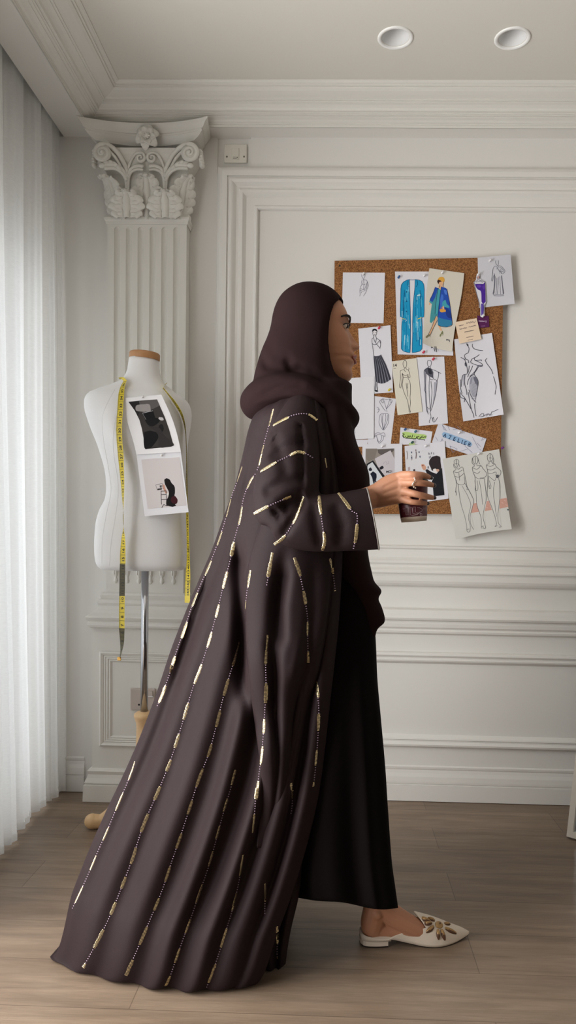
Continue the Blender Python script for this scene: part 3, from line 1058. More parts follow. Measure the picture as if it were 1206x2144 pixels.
# ---------------------------------------------------------------- paper tool
PAPER = {}
class Paper:
    """a sheet: 4 corner pixels (TL TR BR BL), depth function of (u, v) -> y, optional edge curves"""
    def __init__(s, name, cor, yf, label, cat, rgb=(222, 221, 226), nu=10, nv=14, warp=None, th=.0004, group=None, rough=.6):
        s.cor = [Vector(c) for c in cor]; s.yf = yf; s.warp = warp
        b = MB()
        rows = [[s.P(i / nu, j / nv) for i in range(nu + 1)] for j in range(nv + 1)]
        b.grid(rows, 0, True)
        rows2 = [[p + Vector((0, th, 0)) for p in r] for r in rows]
        b.grid(rows2, 0, True)
        # rims
        def rim(a, c):
            b.grid([a, c], 0, False)
        rim(rows[0], rows2[0]); rim(rows[-1], rows2[-1]); rim([r[0] for r in rows], [r[0] for r in rows2]); rim([r[-1] for r in rows], [r[-1] for r in rows2])
        s.o = b.build(name, mat('paper_%d_%d_%d' % tuple(rgb), rgb, rough, spec=.2))
        tag(s.o, label, cat, group)
        s.n = 0
    def px(s, u, v):
        a = s.cor[0].lerp(s.cor[1], u); c = s.cor[3].lerp(s.cor[2], u)
        p = a.lerp(c, v)
        if s.warp:
            p = p + Vector(s.warp(u, v)).to_2d()
        return p
    def P(s, u, v, lift=0.0):
        p = s.px(u, v)
        y = s.yf(u, v) - lift
        return at_y(p.x, p.y, y)
    def uv(s, x, y):
        u = v = .5
        for _ in range(12):
            p = s.px(u, v); e = 1e-3
            du = (s.px(u + e, v) - p) / e; dv = (s.px(u, v + e) - p) / e
            det = du.x * dv.y - du.y * dv.x
            rx, ry = x - p.x, y - p.y
            u += (rx * dv.y - ry * dv.x) / det
            v += (du.x * ry - du.y * rx) / det
        return u, v
    def at(s, x, y, lift):
        u, v = s.uv(x, y)
        return s.P(u, v, lift)

class Ink:
    """flat ink on a paper: strokes and filled shapes in photo pixels (through a zoom mapping)"""
    def __init__(s, paper, name, ox=0, oy=0, k=1.0):
        s.p, s.name, s.ox, s.oy, s.k = paper, name, ox, oy, k
        s.b = MB(); s.mats = []; s.lift = .0006; paper.n += 1
    def m(s, rgb):
        mm = mat('ink_%d_%d_%d' % tuple(rgb), rgb, .7, spec=.15)
        if mm not in s.mats:
            s.mats.append(mm)
        return s.mats.index(mm)
    def _c(s, x, y):
        return s.ox + x / s.k, s.oy + y / s.k
    def line(s, pts, w=1.0, rgb=(70, 70, 80), smooth=True, n=4, taper=False):
        if isinstance(pts, str):
            pts = [tuple(float(q) for q in t.split(',')) for t in pts.split()]
        P = [Vector((*s._c(*p), 0)) for p in pts]
        if smooth and len(P) > 2:
            P = smooth_path(P, n)
        else:
            Q = []
            for a_, c_ in zip(P[:-1], P[1:]):
                nn = max(1, int((c_ - a_).length / 3))
                Q += [a_.lerp(c_, i_ / nn) for i_ in range(nn)]
            P = Q + [P[-1]]
        mi = s.m(rgb)
        L, R = [], []
        for i, p in enumerate(P):
            t = P[min(i + 1, len(P) - 1)] - P[max(i - 1, 0)]
            if t.length < 1e-6:
                t = Vector((1, 0, 0))
            t.normalize()
            ww = w * .5 * (math.sin(PI * (.12 + .76 * i / (len(P) - 1))) if taper else 1)
            q = Vector((-t.y, t.x, 0)) * ww
            L.append(s.p.at(p.x + q.x, p.y + q.y, s.lift)); R.append(s.p.at(p.x - q.x, p.y - q.y, s.lift))
        s.b.grid([L, R], mi, False)
        s.lift += .00001
    def fill(s, pts, rgb, smooth=True, strips=14, n=5):
        if isinstance(pts, str):
            pts = [tuple(float(q) for q in t.split(',')) for t in pts.split()]
        P = [Vector((*s._c(*p), 0)) for p in pts]
        if smooth:
            P = smooth_path(P + [P[0]], n)[:-1]
        mi = s.m(rgb)
        y0 = min(p.y for p in P); y1 = max(p.y for p in P)
        strips = max(strips, int((y1 - y0) / 2.5))
        def cuts(y):
            xs = []
            for i in range(len(P)):
                a, c = P[i], P[(i + 1) % len(P)]
                if (a.y <= y) != (c.y <= y):
                    xs.append(a.x + (y - a.y) / (c.y - a.y) * (c.x - a.x))
            return sorted(xs)
        prev = None
        def strip(a0, a1, c0, c1, ya_, yb_):
            nc = max(1, int(max(a1 - a0, c1 - c0) / 4))
            s.b.grid([[s.p.at(lerp(a0, a1, q / nc), ya_, s.lift) for q in range(nc + 1)], [s.p.at(lerp(c0, c1, q / nc), yb_, s.lift) for q in range(nc + 1)]], mi, False)
        for i in range(strips + 1):
            y = lerp(y0 + 1e-3, y1 - 1e-3, i / strips)
            c = cuts(y)
            if prev is not None:
                py, pc = prev
                if len(pc) == len(c):
                    for k in range(0, len(c) - 1, 2):
                        strip(pc[k], pc[k + 1], c[k], c[k + 1], py, y)
                else:
                    src = pc if len(pc) < len(c) else c
                    for k in range(0, len(src) - 1, 2):
                        strip(src[k], src[k + 1], src[k], src[k + 1], py, y)
            prev = (y, c)
        s.lift += .00003
    def text(s, txt, x, y, size, rgb, ang=0.0, bold=0.0, shear=0.0, spacing=1.0):
        vs, fs = text_mesh(txt, 1.0, shear, bold)
        mi = s.m(rgb); ca, sa = math.cos(ang), math.sin(ang)
        pts = []
        for vx, vy in vs:
            X_, Y_ = vx * size * spacing, -vy * size
            q = s._c(x + X_ * ca - Y_ * sa, y + X_ * sa + Y_ * ca)
            pts.append(s.p.at(q[0], q[1], s.lift))
        i = s.b.add(pts)
        for f in fs:
            s.b.face([i + k for k in f], mi)
        s.lift += .00001
    def done(s):
        o = s.b.build(s.name, s.mats, s.p.o, normals=False)
        return o

def pin(px, py, y, rgb, label, tilt=(0.35, -0.25), k=1.0):
    """push pin stuck in at a photo pixel on depth y"""
    c = at_y(px, py, y)
    ax = Vector((tilt[0], -1, -tilt[1])).normalized()
    M = ax.to_track_quat('Z', 'Y').to_matrix()
    b = MB()
    S = .0046 * k
    b.lathe([(S * .15, -.004), (S * .18, .0012), (S * .95, .0016), (S * 1.0, .0028), (S * .62, .0042), (S * .52, .0075), (S * .70, .0098), (S * .92, .0112), (S * .9, .0122), (S * .4, .0128), (.0001, .0129)], c, 20, axis=M)
    o = b.build('push_pin', mat('pin_%d_%d_%d' % tuple(rgb), rgb, .3))
    tag(o, label, 'push pin', 'push pins')
    return o

# ---------------------------------------------------------------- two prints on the form
def ysmooth(px_, py_):
    return form_y(px_, py_, .004)
ZX, ZY, ZK = 160, 700, 4.02
z4 = lambda x, y: (ZX + x / ZK, ZY + y / ZK)
ca = [z4(*p) for p in ((410, 535), (715, 508), (880, 990), (505, 1012))]
def warpA(u, v):
    s_ = math.sin(PI * v)
    return ((lerp(-4.5, 5.5, u)) * s_ - 2.0 * math.sin(2 * PI * v) * (1 - u), 0)
yA0 = ysmooth(300, 836) - .008; yA1 = form_y(330, 930, .010) - .010
def yfA(u, v):
    return lerp(yA0, yA1, v ** .9) - .004 * math.sin(PI * v) + .012 * math.tan(YAW) * (u - .5) + .003 * (2 * u - 1) ** 2
def lift_off(yf, cor, warp=None):
    ex = 0
    for i_ in range(9):
        for j_ in range(9):
            u, v = i_ / 8, j_ / 8
            a_ = Vector(cor[0]).lerp(Vector(cor[1]), u); c_ = Vector(cor[3]).lerp(Vector(cor[2]), u); p_ = a_.lerp(c_, v)
            h = form_hit(p_.x, p_.y)
            if h:
                ex = max(ex, yf(u, v) - (h.y - .003))
    return lambda u, v: yf(u, v) - ex
yfA_ = lift_off(yfA, ca)
PA = Paper('photo_print', ca + [], yfA_, 'dark photo print with white border pinned high on the dress form chest', 'photo print', (232, 231, 234), 10, 18, warpA)
I = Ink(PA, 'printed_image', ZX, ZY, ZK)
I.fill('436,566 560,556 678,547 712,625 745,700 780,800 820,944 700,955 578,967 566,880 552,800 530,720 490,640', (58, 55, 54), False, 24)
I.fill('436,566 525,560 540,640 515,690 490,640', (38, 35, 36), False)
I.fill('525,560 678,547 700,600 650,625 560,660 545,640', (92, 88, 88), False)
I.fill('498,610 510,595 560,588 605,586 620,600 625,640 618,650 560,652 510,645 498,630', (150, 145, 144))
I.fill('552,662 645,640 662,700 640,712 585,722 570,690', (22, 22, 24), False)
I.line('556,664 642,643', 3 / ZK, (200, 200, 205), False); I.line('556,664 590,722', 2 / ZK, (150, 150, 155), False); I.line('590,722 640,708', 2.5 / ZK, (170, 170, 175), False)
I.fill('575,720 660,700 700,720 690,745 640,775 600,760', (24, 23, 25))
I.fill('695,697 725,700 734,720 715,725 692,712', (190, 186, 188))
I.fill('565,870 575,820 620,810 665,820 690,850 685,880 650,930 620,960 580,966 568,930', (20, 19, 21))
I.fill('690,770 720,755 735,790 725,820 700,810', (30, 28, 30))
I.fill('600,770 690,780 740,850 800,900 815,940 700,953 690,900 680,830', (50, 47, 47))
I.done()
cb = [z4(*p) for p in ((505, 1010), (878, 983), (944, 1497), (575, 1532))]
yB0 = yfA_(.5, 1) - .002
def yfB(u, v):
    return yB0 + .018 * v + .006 * math.cos(PI * v * 1.2) + .004 * (2 * u - 1) ** 2
yfB_ = lift_off(yfB, cb)
PB = Paper('photo_print', cb, yfB_, 'pale photo print of a crouching dark figure, hanging lower on the dress form', 'photo print', (224, 224, 230), 10, 14)
I = Ink(PB, 'printed_image', ZX, ZY, ZK)
I.fill('546,1050 868,1034 925,1440 600,1470', (206, 200, 201), False, 12)
I.fill('738,1222 760,1210 785,1222 800,1250 826,1280 830,1330 826,1362 850,1385 848,1420 830,1432 845,1448 800,1452 760,1444 756,1400 772,1370 778,1330 765,1300 745,1260', (24, 20, 22))
I.fill('800,1370 828,1360 850,1390 845,1420 815,1425 795,1400', (62, 24, 30))
I.fill('722,1278 738,1262 750,1300 770,1345 760,1352 740,1320', (196, 150, 132))
I.fill('758,1335 775,1338 772,1354 755,1350', (225, 222, 222))
I.line('668,1268 722,1255 728,1290', 1.6 / ZK * 2, (50, 48, 50), False); I.line('668,1268 680,1312 735,1298', 1.2 / ZK * 2, (60, 58, 60), False)
I.fill('700,1272 718,1270 718,1290 702,1290', (90, 90, 94), False); I.fill('680,1300 718,1294 720,1306 684,1312', (40, 38, 40), False)
for st in ('712,1315 716,1432', '755,1315 760,1440', '712,1320 755,1318', '714,1350 756,1348', '715,1390 758,1388', '735,1432 718,1460', '735,1432 765,1445'):
    I.line(st, 5 / ZK, (34, 30, 31), False)
I.done()
cpin = PA.at(*z4(556, 532), .001)
pin(*z4(556, 532), cpin.y, (226, 224, 222), 'white push pin holding the dark print on the dress form', k=.7)
cpin = PB.at(*z4(716, 1022), .001)
pin(*z4(716, 1022), cpin.y, (226, 224, 222), 'white push pin holding the pale lower print on the dress form', k=.7)
# ================================================================ CORK BOARD
cork = bpy.data.materials.new('cork'); cork.use_nodes = True
nt = cork.node_tree; bs = nt.nodes['Principled BSDF']; bs.inputs['Roughness'].default_value = .85; bs.inputs['Specular IOR Level'].default_value = .15
tc = nt.nodes.new('ShaderNodeTexCoord')
v1 = nt.nodes.new('ShaderNodeTexVoronoi'); v1.inputs['Scale'].default_value = 420
nt.links.new(tc.outputs['Object'], v1.inputs['Vector'])
r1 = nt.nodes.new('ShaderNodeValToRGB')
r1.color_ramp.elements[0].position = 0; r1.color_ramp.elements[0].color = lin((104, 66, 38)) + (1,)
r1.color_ramp.elements[1].position = 1; r1.color_ramp.elements[1].color = lin((176, 128, 84)) + (1,)
e1 = r1.color_ramp.elements.new(.5); e1.color = lin((146, 98, 58)) + (1,)
sp = nt.nodes.new('ShaderNodeSeparateColor'); nt.links.new(v1.outputs['Color'], sp.inputs[0]); nt.links.new(sp.outputs[0], r1.inputs[0])
n1 = nt.nodes.new('ShaderNodeTexNoise'); n1.inputs['Scale'].default_value = 1100; nt.links.new(tc.outputs['Object'], n1.inputs['Vector'])
r2 = nt.nodes.new('ShaderNodeValToRGB'); r2.color_ramp.elements[0].position = .38; r2.color_ramp.elements[0].color = (.5, .48, .46, 1); r2.color_ramp.elements[1].position = .5; r2.color_ramp.elements[1].color = (1, 1, 1, 1)
nt.links.new(n1.outputs['Fac'], r2.inputs[0])
mx = nt.nodes.new('ShaderNodeMix'); mx.data_type = 'RGBA'; mx.blend_type = 'MULTIPLY'; mx.inputs[0].default_value = .8
nt.links.new(r1.outputs[0], mx.inputs[6]); nt.links.new(r2.outputs[0], mx.inputs[7]); nt.links.new(mx.outputs[2], bs.inputs['Base Color'])
YBF = BY - .036
b = MB()
cor = [(700.5, 546), (1054.5, 538.5), (1047, 1076), (697, 1076)]
fr = [at_y(x, y, YBF) for x, y in cor]; bk_ = [p + Vector((0, .010, 0)) for p in fr]
i = b.add(fr + bk_)
b.face((i, i + 1, i + 2, i + 3)); b.face((i + 7, i + 6, i + 5, i + 4))
for k in range(4):
    b.face((i + k, i + 4 + k, i + 4 + (k + 1) % 4, i + (k + 1) % 4))
board = b.build('cork_board', cork)
b = MB(); c = at_y(711.5, 556.5, YBF); b.lathe([(.0035, 0), (.0035, .0006)], c, 16, axis=Matrix.Rotation(PI / 2, 3, 'X'))
b.build('screw_hole', mat('hole_black', (15, 13, 12), .5), board)
for px, py in ((1035, 556), (1030, 1060)):
    pass
tag(board, 'large brown cork board on the white panelled wall covered with sketches', 'cork board')
# spacers that carry the board on the wall panel
for k in (0, 1, 2, 3):
    b = MB()
    p = fr[k].lerp(sum(fr, Vector()) / 4, .12)
    b.box((p.x - .012, YBF + .0102, p.z - .012), (p.x + .012, BY - .0128, p.z + .012))
    b.build('mount', mat('hole_black', (15, 13, 12), .5), board)

GRP = 'sketches and papers pinned to the cork board'
def flat(layer, curl=0.0, tilt=(0, 0), corner=None):
    def f(u, v):
        y = YBF - .0012 - layer * .0016
        y -= curl * ((2 * u - 1) ** 2) + tilt[0] * u + tilt[1] * v
        if corner:
            cu, cv, amt, rad = corner
            d = math.hypot((u - cu), (v - cv) * 1.2)
            y -= amt * max(0, 1 - d / rad) ** 2
        return y
    return f
W1 = (223, 222, 230); W2 = (208, 208, 216); CRM = (221, 216, 202); GRY = (205, 201, 194)
INK = (62, 62, 76); LT = (120, 120, 134); DK = (34, 34, 42)
def sheet(cor, layer, label, rgb=W1, cat='sketch', name='sketch_sheet', **kw):
    warp = kw.pop('warp', None)
    return Paper(name, cor, flat(layer, **kw), label, cat, rgb, 10, 14, warp, group=GRP)
def many(I, txt, w, rgb, **kw):
    for l in txt.strip().split('\n'):
        if l.strip():
            I.line(l.strip(), w, rgb, **kw)
Z6 = (680, 520, 4.638); Z7 = (860, 520, 4.638); Z8 = (740, 880, 3.174); ZA = (690, 540, 4.467); ZB8 = (940, 520, 8.04); ZC8 = (930, 690, 7.94); ZD = (730, 880, 5.482)

# 1 half figure sketch ------------------------------------------------------
P = sheet([(718, 570.5), (806, 571), (803, 677), (715, 676)], 0, 'white sheet with a faint pencil half figure, top left of the cork board', curl=.001)
I = Ink(P, 'drawing', *ZA)
many(I, '''302,150 300,170 308,182 318,205
330,150 331,170 324,185 318,205
306,205 300,225 303,245 294,262 286,285 283,310 286,340 282,358
345,207 352,225 340,262 330,285 332,305
345,207 358,235 362,262 350,290 340,320 318,356
318,205 345,207
304,240 318,252 335,244
292,285 310,296 332,292
286,300 310,312 332,305
296,316 298,330
318,205 322,250 316,300
352,225 350,262 342,292''', .8, LT)
I.done()
# 2 lady in a skirt -----------------------------------------------------------
P = sheet([(750, 688), (817.5, 681), (823, 821.5), (757, 826)], 1, 'white sheet with a pencil lady in a long dark pleated skirt, below the half figure', tilt=(.002, 0))
I = Ink(P, 'drawing', *ZA)
I.fill('398,680 405,668 425,664 442,676 445,700 436,722 424,728 408,722 400,704', (226, 224, 228))
I.fill('398,690 402,670 422,662 442,672 446,694 438,686 420,678 406,690', (40, 40, 48))
many(I, '''402,690 406,716 422,730 438,716 442,690
408,700 416,700
428,700 438,700
416,716 430,716
412,728 410,745 396,760 398,800 406,850 412,916
430,728 440,750 466,770 476,800
466,770 478,780 476,820 470,850
410,745 428,790 460,830 474,840
440,750 430,790
398,800 416,812 440,806 460,780
412,916 450,922 484,905''', .9, INK)
I.fill('412,918 450,924 484,906 510,980 540,1040 556,1080 575,1130 540,1160 480,1175 440,1170 430,1100 420,1000', (104, 104, 116), False, 16)
for k in range(17):
    t = k / 16
    I.line([(lerp(416, 482, t), 920 - 6 * t), (lerp(424, 530, t), 1010), (lerp(436, 574, t), 1135 + 40 * math.sin(PI * (1 - t) * .8))], (1.5 if k % 3 else 2.6), ((52, 52, 62), (78, 78, 90), (132, 132, 144))[k % 3])
I2 = Ink(P, 'drawing', *Z6)
I2.b, I2.mats, I2.lift = I.b, I.mats, I.lift
many(I2, '''495,1290 490,1330 488,1380
510,1290 505,1330 512,1385''', 1.6, (80, 80, 90))
I2.fill('482,1380 498,1374 515,1384 512,1394 490,1390', (40, 40, 46))
I.done()
# 3 collars ----------------------------------------------------------------------
P = sheet([(774, 828), (829.5, 835), (818, 931), (770, 931)], 0, 'narrow white sheet of collar sketches beside the blank sheet')
I = Ink(P, 'drawing', *Z6)
many(I, '''565,1460 600,1468 632,1462
565,1460 575,1480 598,1560 605,1590
632,1462 620,1500 598,1560
530,1490 560,1540 590,1580
530,1490 548,1468 565,1460
632,1462 655,1480 640,1510 610,1545 598,1562
560,1460 552,1490 566,1500 575,1480
628,1462 645,1490 636,1498
540,1610 575,1606 615,1608 622,1650 615,1700 590,1745 568,1764 540,1730 526,1690 530,1640 540,1610
568,1608 560,1650 568,1762
590,1608 592,1660 568,1762
545,1618 552,1670 566,1760
612,1615 608,1670 570,1760
490,1800 515,1790 545,1796 575,1792 585,1825 555,1815 530,1806 500,1815 484,1830 490,1800
500,1815 510,1850 530,1900
555,1815 545,1860 520,1890
505,1835 515,1880
570,1820 565,1860 535,1890
515,1560 525,1575 510,1600
505,1540 520,1550 530,1570''', .8, LT)
I.done()
# 4 sheet corner under the collars
P = sheet([(728, 921), (771, 920), (768, 935), (730, 936)], 0, 'plain white sheet corner just above the photo of cards', W1)
# 5 blank white sheet --------------------------------------------------------------
P = sheet([(728, 792), (783.5, 788), (782.5, 918), (737, 920)], 2, 'mostly blank white sheet with a faint outline at its edge, next to the collar sketches', (226, 226, 232), curl=.001)
I = Ink(P, 'drawing', *Z6)
many(I, '''232,1500 250,1512 264,1530 256,1550 244,1572
236,1520 252,1535 248,1560
262,1660 275,1720 295,1790
262,1780 280,1790 296,1792''', .7, (150, 150, 162))
I.done()
# 6 blue coat ------------------------------------------------------------------------
P = sheet([(827, 568.5), (944, 568.5), (949, 744.5), (832.5, 742)], 0, 'white sheet with a long open turquoise coat drawing', curl=.0015)
I = Ink(P, 'drawing', *ZA)
T1 = (32, 152, 200); T2 = (22, 118, 172); T3 = (88, 190, 224)
I.fill('746,202 720,208 690,226 672,250 666,290 664,400 660,500 661,548 680,556 674,640 672,760 670,850 690,872 730,884 752,886 756,800 757,690 757,600 755,500 752,420 749,330 747,260', T1, False, 36)
I.fill('800,202 836,206 862,218 880,245 886,290 884,400 884,500 882,552 862,556 866,640 866,760 864,850 845,872 800,884 772,886 774,800 777,690 776,600 778,520 782,430 790,350 797,280', T1, False, 36)
random.seed(3)
for k in range(34):
    x = random.uniform(676, 744); y = random.uniform(240, 800); l = random.uniform(30, 120)
    I.line([(x, y), (x + random.uniform(-4, 4), y + l)], random.uniform(.5, 1.6), random.choice((T2, T3, T2, T3, (160, 216, 236))), False)
for k in range(34):
    x = random.uniform(800, 872) if random.random() < .7 else random.uniform(785, 860); y = random.uniform(300, 790); l = random.uniform(30, 110)
    I.line([(x, y), (x + random.uniform(-4, 4), y + l)], random.uniform(.5, 1.6), random.choice((T2, T3, T2, T3, (160, 216, 236))), False)
ED = (22, 84, 130)
many(I, '''746,202 720,208 690,226 672,250 666,290 664,400 660,500 661,548 680,556 674,640 672,760 670,850 690,872 730,884 752,886 756,800 757,690 757,600 755,500 752,420 749,330 747,260 746,202
800,202 836,206 862,218 880,245 886,290 884,400 884,500 882,552 862,556 866,640 866,760 864,850 845,872 800,884 772,886 774,800 777,690 776,600 778,520 782,430 790,350 797,280 800,202
746,204 772,206 800,204
690,540 692,400 700,300
856,545 852,420 846,300
736,212 728,250 744,270
815,206 826,246 808,270''', .9, ED, smooth=False)
for y in (318, 405, 500):
    I.fill([(720 - 7, y), (720, y - 7), (727, y), (720, y + 7)], ED)
I.fill('676,562 708,572 708,577 680,570', (222, 210, 84), False, 4); I.fill('822,568 860,556 860,562 824,575', (222, 210, 84), False, 4)
I.fill('818,346 848,338 848,354 818,358', (190, 226, 236), False, 4)
for q in ((708, 572), (718, 582), (712, 592), (812, 600), (824, 608)):
    I.fill([(q[0] - 4, q[1]), (q[0], q[1] - 4), (q[0] + 4, q[1]), (q[0], q[1] + 4)], (226, 240, 246))
I.line('950,830 955,845', 1.2, (70, 70, 78)); I.line('975,845 985,875', 1.2, (70, 70, 78)); I.line('995,835 1000,880', 1.0, (70, 70, 78)); I.line('965,840 960,835', 2.2, (60, 60, 66), False)
I.done()
# 7 lady in blue kimono -----------------------------------------------------------
def w7(u, v):
    return (-2.2 * math.sin(PI * v) * (1 - u) + 1.4 * math.sin(PI * v * 2) * u, 2.5 * math.sin(PI * u) * v * v)
P = Paper('sketch_sheet', [(899, 561.5), (972, 572), (946.5, 736), (885.5, 719)], flat(3, .0005, (0, .002), (0, 1, .014, .55)), 'cream sheet with a painted lady in blue coat and teal dress, overlapping the turquoise coat', 'sketch', (214, 208, 196), 14, 20, w7, group=GRP)
I = Ink(P, 'drawing', *Z7)
SKN = (226, 178, 140); B1 = (42, 82, 176); B2 = (70, 160, 176); B3 = (36, 62, 140)
I.fill('300,356 312,370 318,372 300,400 276,392 270,372 282,358', SKN)
I.fill('266,322 290,316 312,322 316,340 306,362 288,366 272,350', SKN)
I.fill('262,300 280,280 308,276 326,292 328,316 318,334 306,322 280,318 264,326', (222, 168, 74))
I.fill('256,322 264,306 286,310 300,322 280,326 268,346', (60, 38, 30))
I.fill('318,330 322,316 318,350 310,360', (60, 38, 30))
I.fill('186,508 198,515 188,545 176,548', SKN)
I.fill('238,376 226,410 210,450 190,490 186,510 212,528 236,486 260,430 268,390 256,378', B1)
I.fill('186,506 212,526 206,540 180,520', B2)
I.fill('206,530 236,480 250,430 256,520 250,640 230,690 200,726 184,722 192,640', (74, 150, 158), False, 20)
I.fill('250,640 240,660 206,760 176,832 164,850 176,854 200,820 226,760 250,700 262,660', SKN, False, 14)
I.fill('264,750 276,775 290,800 304,800 296,780 284,755', SKN, False, 8)
I.fill('268,384 282,400 296,404 292,480 276,560 262,640 256,668 236,640 240,560 248,470 256,410', B2, False, 20)
I.fill('296,372 332,380 350,392 360,440 376,520 388,600 398,680 400,744 350,764 300,760 264,744 262,668 270,560 282,480 292,420', B1, False, 30)
I.fill('266,670 330,690 399,700 400,744 350,764 300,760 264,744', (52, 128, 168), False, 10)
I.fill('330,560 380,610 396,680 350,660', B3); I.fill('300,440 318,470 306,560 290,600 286,500', (66, 112, 204)); I.fill('320,400 346,410 352,450 330,440', (80, 124, 210))
I.fill('308,520 336,500 350,540 372,560 372,578 330,570 306,566', B2)
I.fill('282,590 308,586 340,596 340,618 300,622 282,614', (226, 164, 70), False, 6)
I.line('290,592 300,574 316,572 326,590', 1.2, (186, 122, 40)); I.fill('306,574 318,556 324,588 312,590', SKN)
I.fill('148,852 170,838 186,836 190,862 182,850 158,868 146,866', (128, 122, 92)); I.fill('282,840 300,812 308,800 314,820 310,850 306,826 290,856 280,856', (128, 132, 96))
many(I, '''238,376 226,410 210,450 190,490 186,510
350,392 376,520 398,680 400,744 350,764 300,760 264,744
268,384 256,440 240,560 236,640
296,372 282,480 262,668
250,640 206,760 164,850
264,690 226,760 190,840
282,356 276,380
312,356 316,374
344,880 350,895 358,882 366,894 372,886 378,904 372,908''', .8, (44, 46, 70))
many(I, '''200,962 208,956
232,952 240,985
245,950 250,1000''', 1.0, (70, 70, 76), smooth=False)
I.done()
# 8 kaftan sketch top right ----------------------------------------------------------
P = sheet([(1000, 539.5), (1069, 533), (1077.5, 636), (1003, 645)], 1, 'grey white sheet with a pencil kaftan sketch, top right corner overhanging the cork board', W2, corner=(1, 1, .006, .6))
I = Ink(P, 'drawing', *ZB8)
many(I, '''790,200 785,240 800,270 822,300
830,200 835,240 830,270 822,300
740,350 760,310 790,300 820,330 832,300 860,295 900,320 940,370 935,400 900,430 870,410
740,350 730,440 720,540 735,545 750,470 770,440
770,440 765,560 755,680 745,775 830,775 920,770 905,640 885,450
822,330 800,350
820,340 850,385 880,400
850,400 860,370 880,350
890,430 870,380 930,400
846,410 850,420
780,470 772,600 760,760
830,480 826,620 815,770
855,470 860,620 870,770
880,470 895,600 910,768
805,500 800,640 790,770
750,795 840,800 925,795
850,320 890,340 925,380''', .9, LT)
many(I, '''740,350 730,440 720,540
760,420 768,560 745,775
885,450 905,640 920,770''', 1.0, (92, 92, 106))
I.done()
# 9 purple cut-out -------------------------------------------------------------------
PC9 = Paper('paper_cutout', [(991.5, 566), (1018, 566), (1018, 668), (991.5, 668)], flat(3, 0, (0, .004)), 'small cut-out paper figure in a purple draped gown', 'paper cutout', W1, 1, 1, None, group=GRP)
# replace the sheet by the outline of the figure
out9 = [(470, 430), (500, 420), (520, 440), (522, 480), (520, 510), (560, 540), (600, 560), (612, 600), (615, 720), (625, 900), (600, 960), (600, 1080), (598, 1140), (560, 1165), (525, 1140), (520, 960), (500, 900), (450, 720), (415, 570), (455, 530), (458, 480)]
me = bpy.data.meshes.new('paper_cutout'); bmx = bmesh.new()
vf = [bmx.verts.new(PC9.at(940 + x / 8.04, 520 + y / 8.04, 0)) for x, y in out9]
f_ = bmx.faces.new(vf)
r_ = bmesh.ops.extrude_face_region(bmx, geom=[f_])
bmesh.ops.translate(bmx, verts=[g for g in r_['geom'] if isinstance(g, bmesh.types.BMVert)], vec=(0, .0005, 0))
bmesh.ops.recalc_face_normals(bmx, faces=bmx.faces)
bmx.to_mesh(me); bmx.free(); me.materials.append(mat('paper_%d_%d_%d' % W1, W1, .6, spec=.2)); PC9.o.data = me
I = Ink(PC9, 'drawing', *ZB8)
PU1 = (78, 44, 148)
I.fill('440,610 470,596 520,596 560,600 606,570 612,700 618,900 575,940 548,900 545,760 535,715 480,690 455,650', PU1, False, 26)
I.fill('540,930 580,930 588,1000 578,1100 545,1130 540,1040', (96, 76, 168), False, 10)
I.fill('470,625 520,615 545,640 520,660 480,655', (104, 66, 170)); I.fill('560,640 600,620 606,680 575,690', (96, 60, 164))
I.fill('478,470 500,462 512,478 508,500 490,512 478,500', (196, 160, 150))
many(I, '''465,480 480,510 478,540 430,560 425,590
520,460 515,500 500,530 560,550 600,565
425,570 450,700 500,880 520,960 524,1130
590,940 590,1040 585,1130
450,570 520,556 570,575''', .8, (60, 40, 70))
I.done()
# 10 purple card -------------------------------------------------------------------------
P = sheet([(999, 661), (1023, 661.5), (1024.5, 685), (1001.5, 686.5)], 2, 'small dark purple card with white lettering under the cut-out figure', (88, 36, 84), 'card', 'printed_card')
I = Ink(P, 'lettering', *ZB8)
I.text('Mulberry', 500, 1238, 38, (214, 190, 214), -.02, .01)
I.line('545,1308 610,1304', .7, (170, 130, 170), False); I.line('612,1246 634,1244', .6, (190, 160, 190), False)
I.done()
# 11 beige note -------------------------------------------------------------------------------
P = sheet([(952.5, 674.5), (998, 666), (1008, 710), (962, 719.5)], 4, 'small beige note with faint grey writing below the painted lady', (232, 210, 184), 'note', 'paper_note', tilt=(0, .003))
I = Ink(P, 'writing', *ZB8)
GT = (142, 122, 122)
def scrib(I, x0, y0, x1, y1, h, w, rgb, seed):
    random.seed(seed)
    n = int(math.hypot(x1 - x0, y1 - y0) / (h * .55)) + 2
    pts = []
    for k in range(n):
        t = k / (n - 1)
        pts.append((lerp(x0, x1, t) + random.uniform(-.2, .2) * h, lerp(y0, y1, t) + (h * .5 if k % 2 else -h * .5) * random.uniform(.3, 1)))
    I.line(pts, w, rgb)
scrib(I, 170, 1305, 245, 1285, 22, .9, GT, 1); scrib(I, 290, 1265, 440, 1230, 40, .9, GT, 2); scrib(I, 180, 1360, 300, 1335, 22, .9, GT, 3); scrib(I, 330, 1325, 450, 1295, 22, .8, GT, 4)
scrib(I, 260, 1410, 415, 1378, 12, .8, (110, 98, 96), 5); scrib(I, 290, 1502, 418, 1474, 10, .6, GT, 6); scrib(I, 315, 1546, 400, 1528, 10, .6, GT, 7)
I.done()
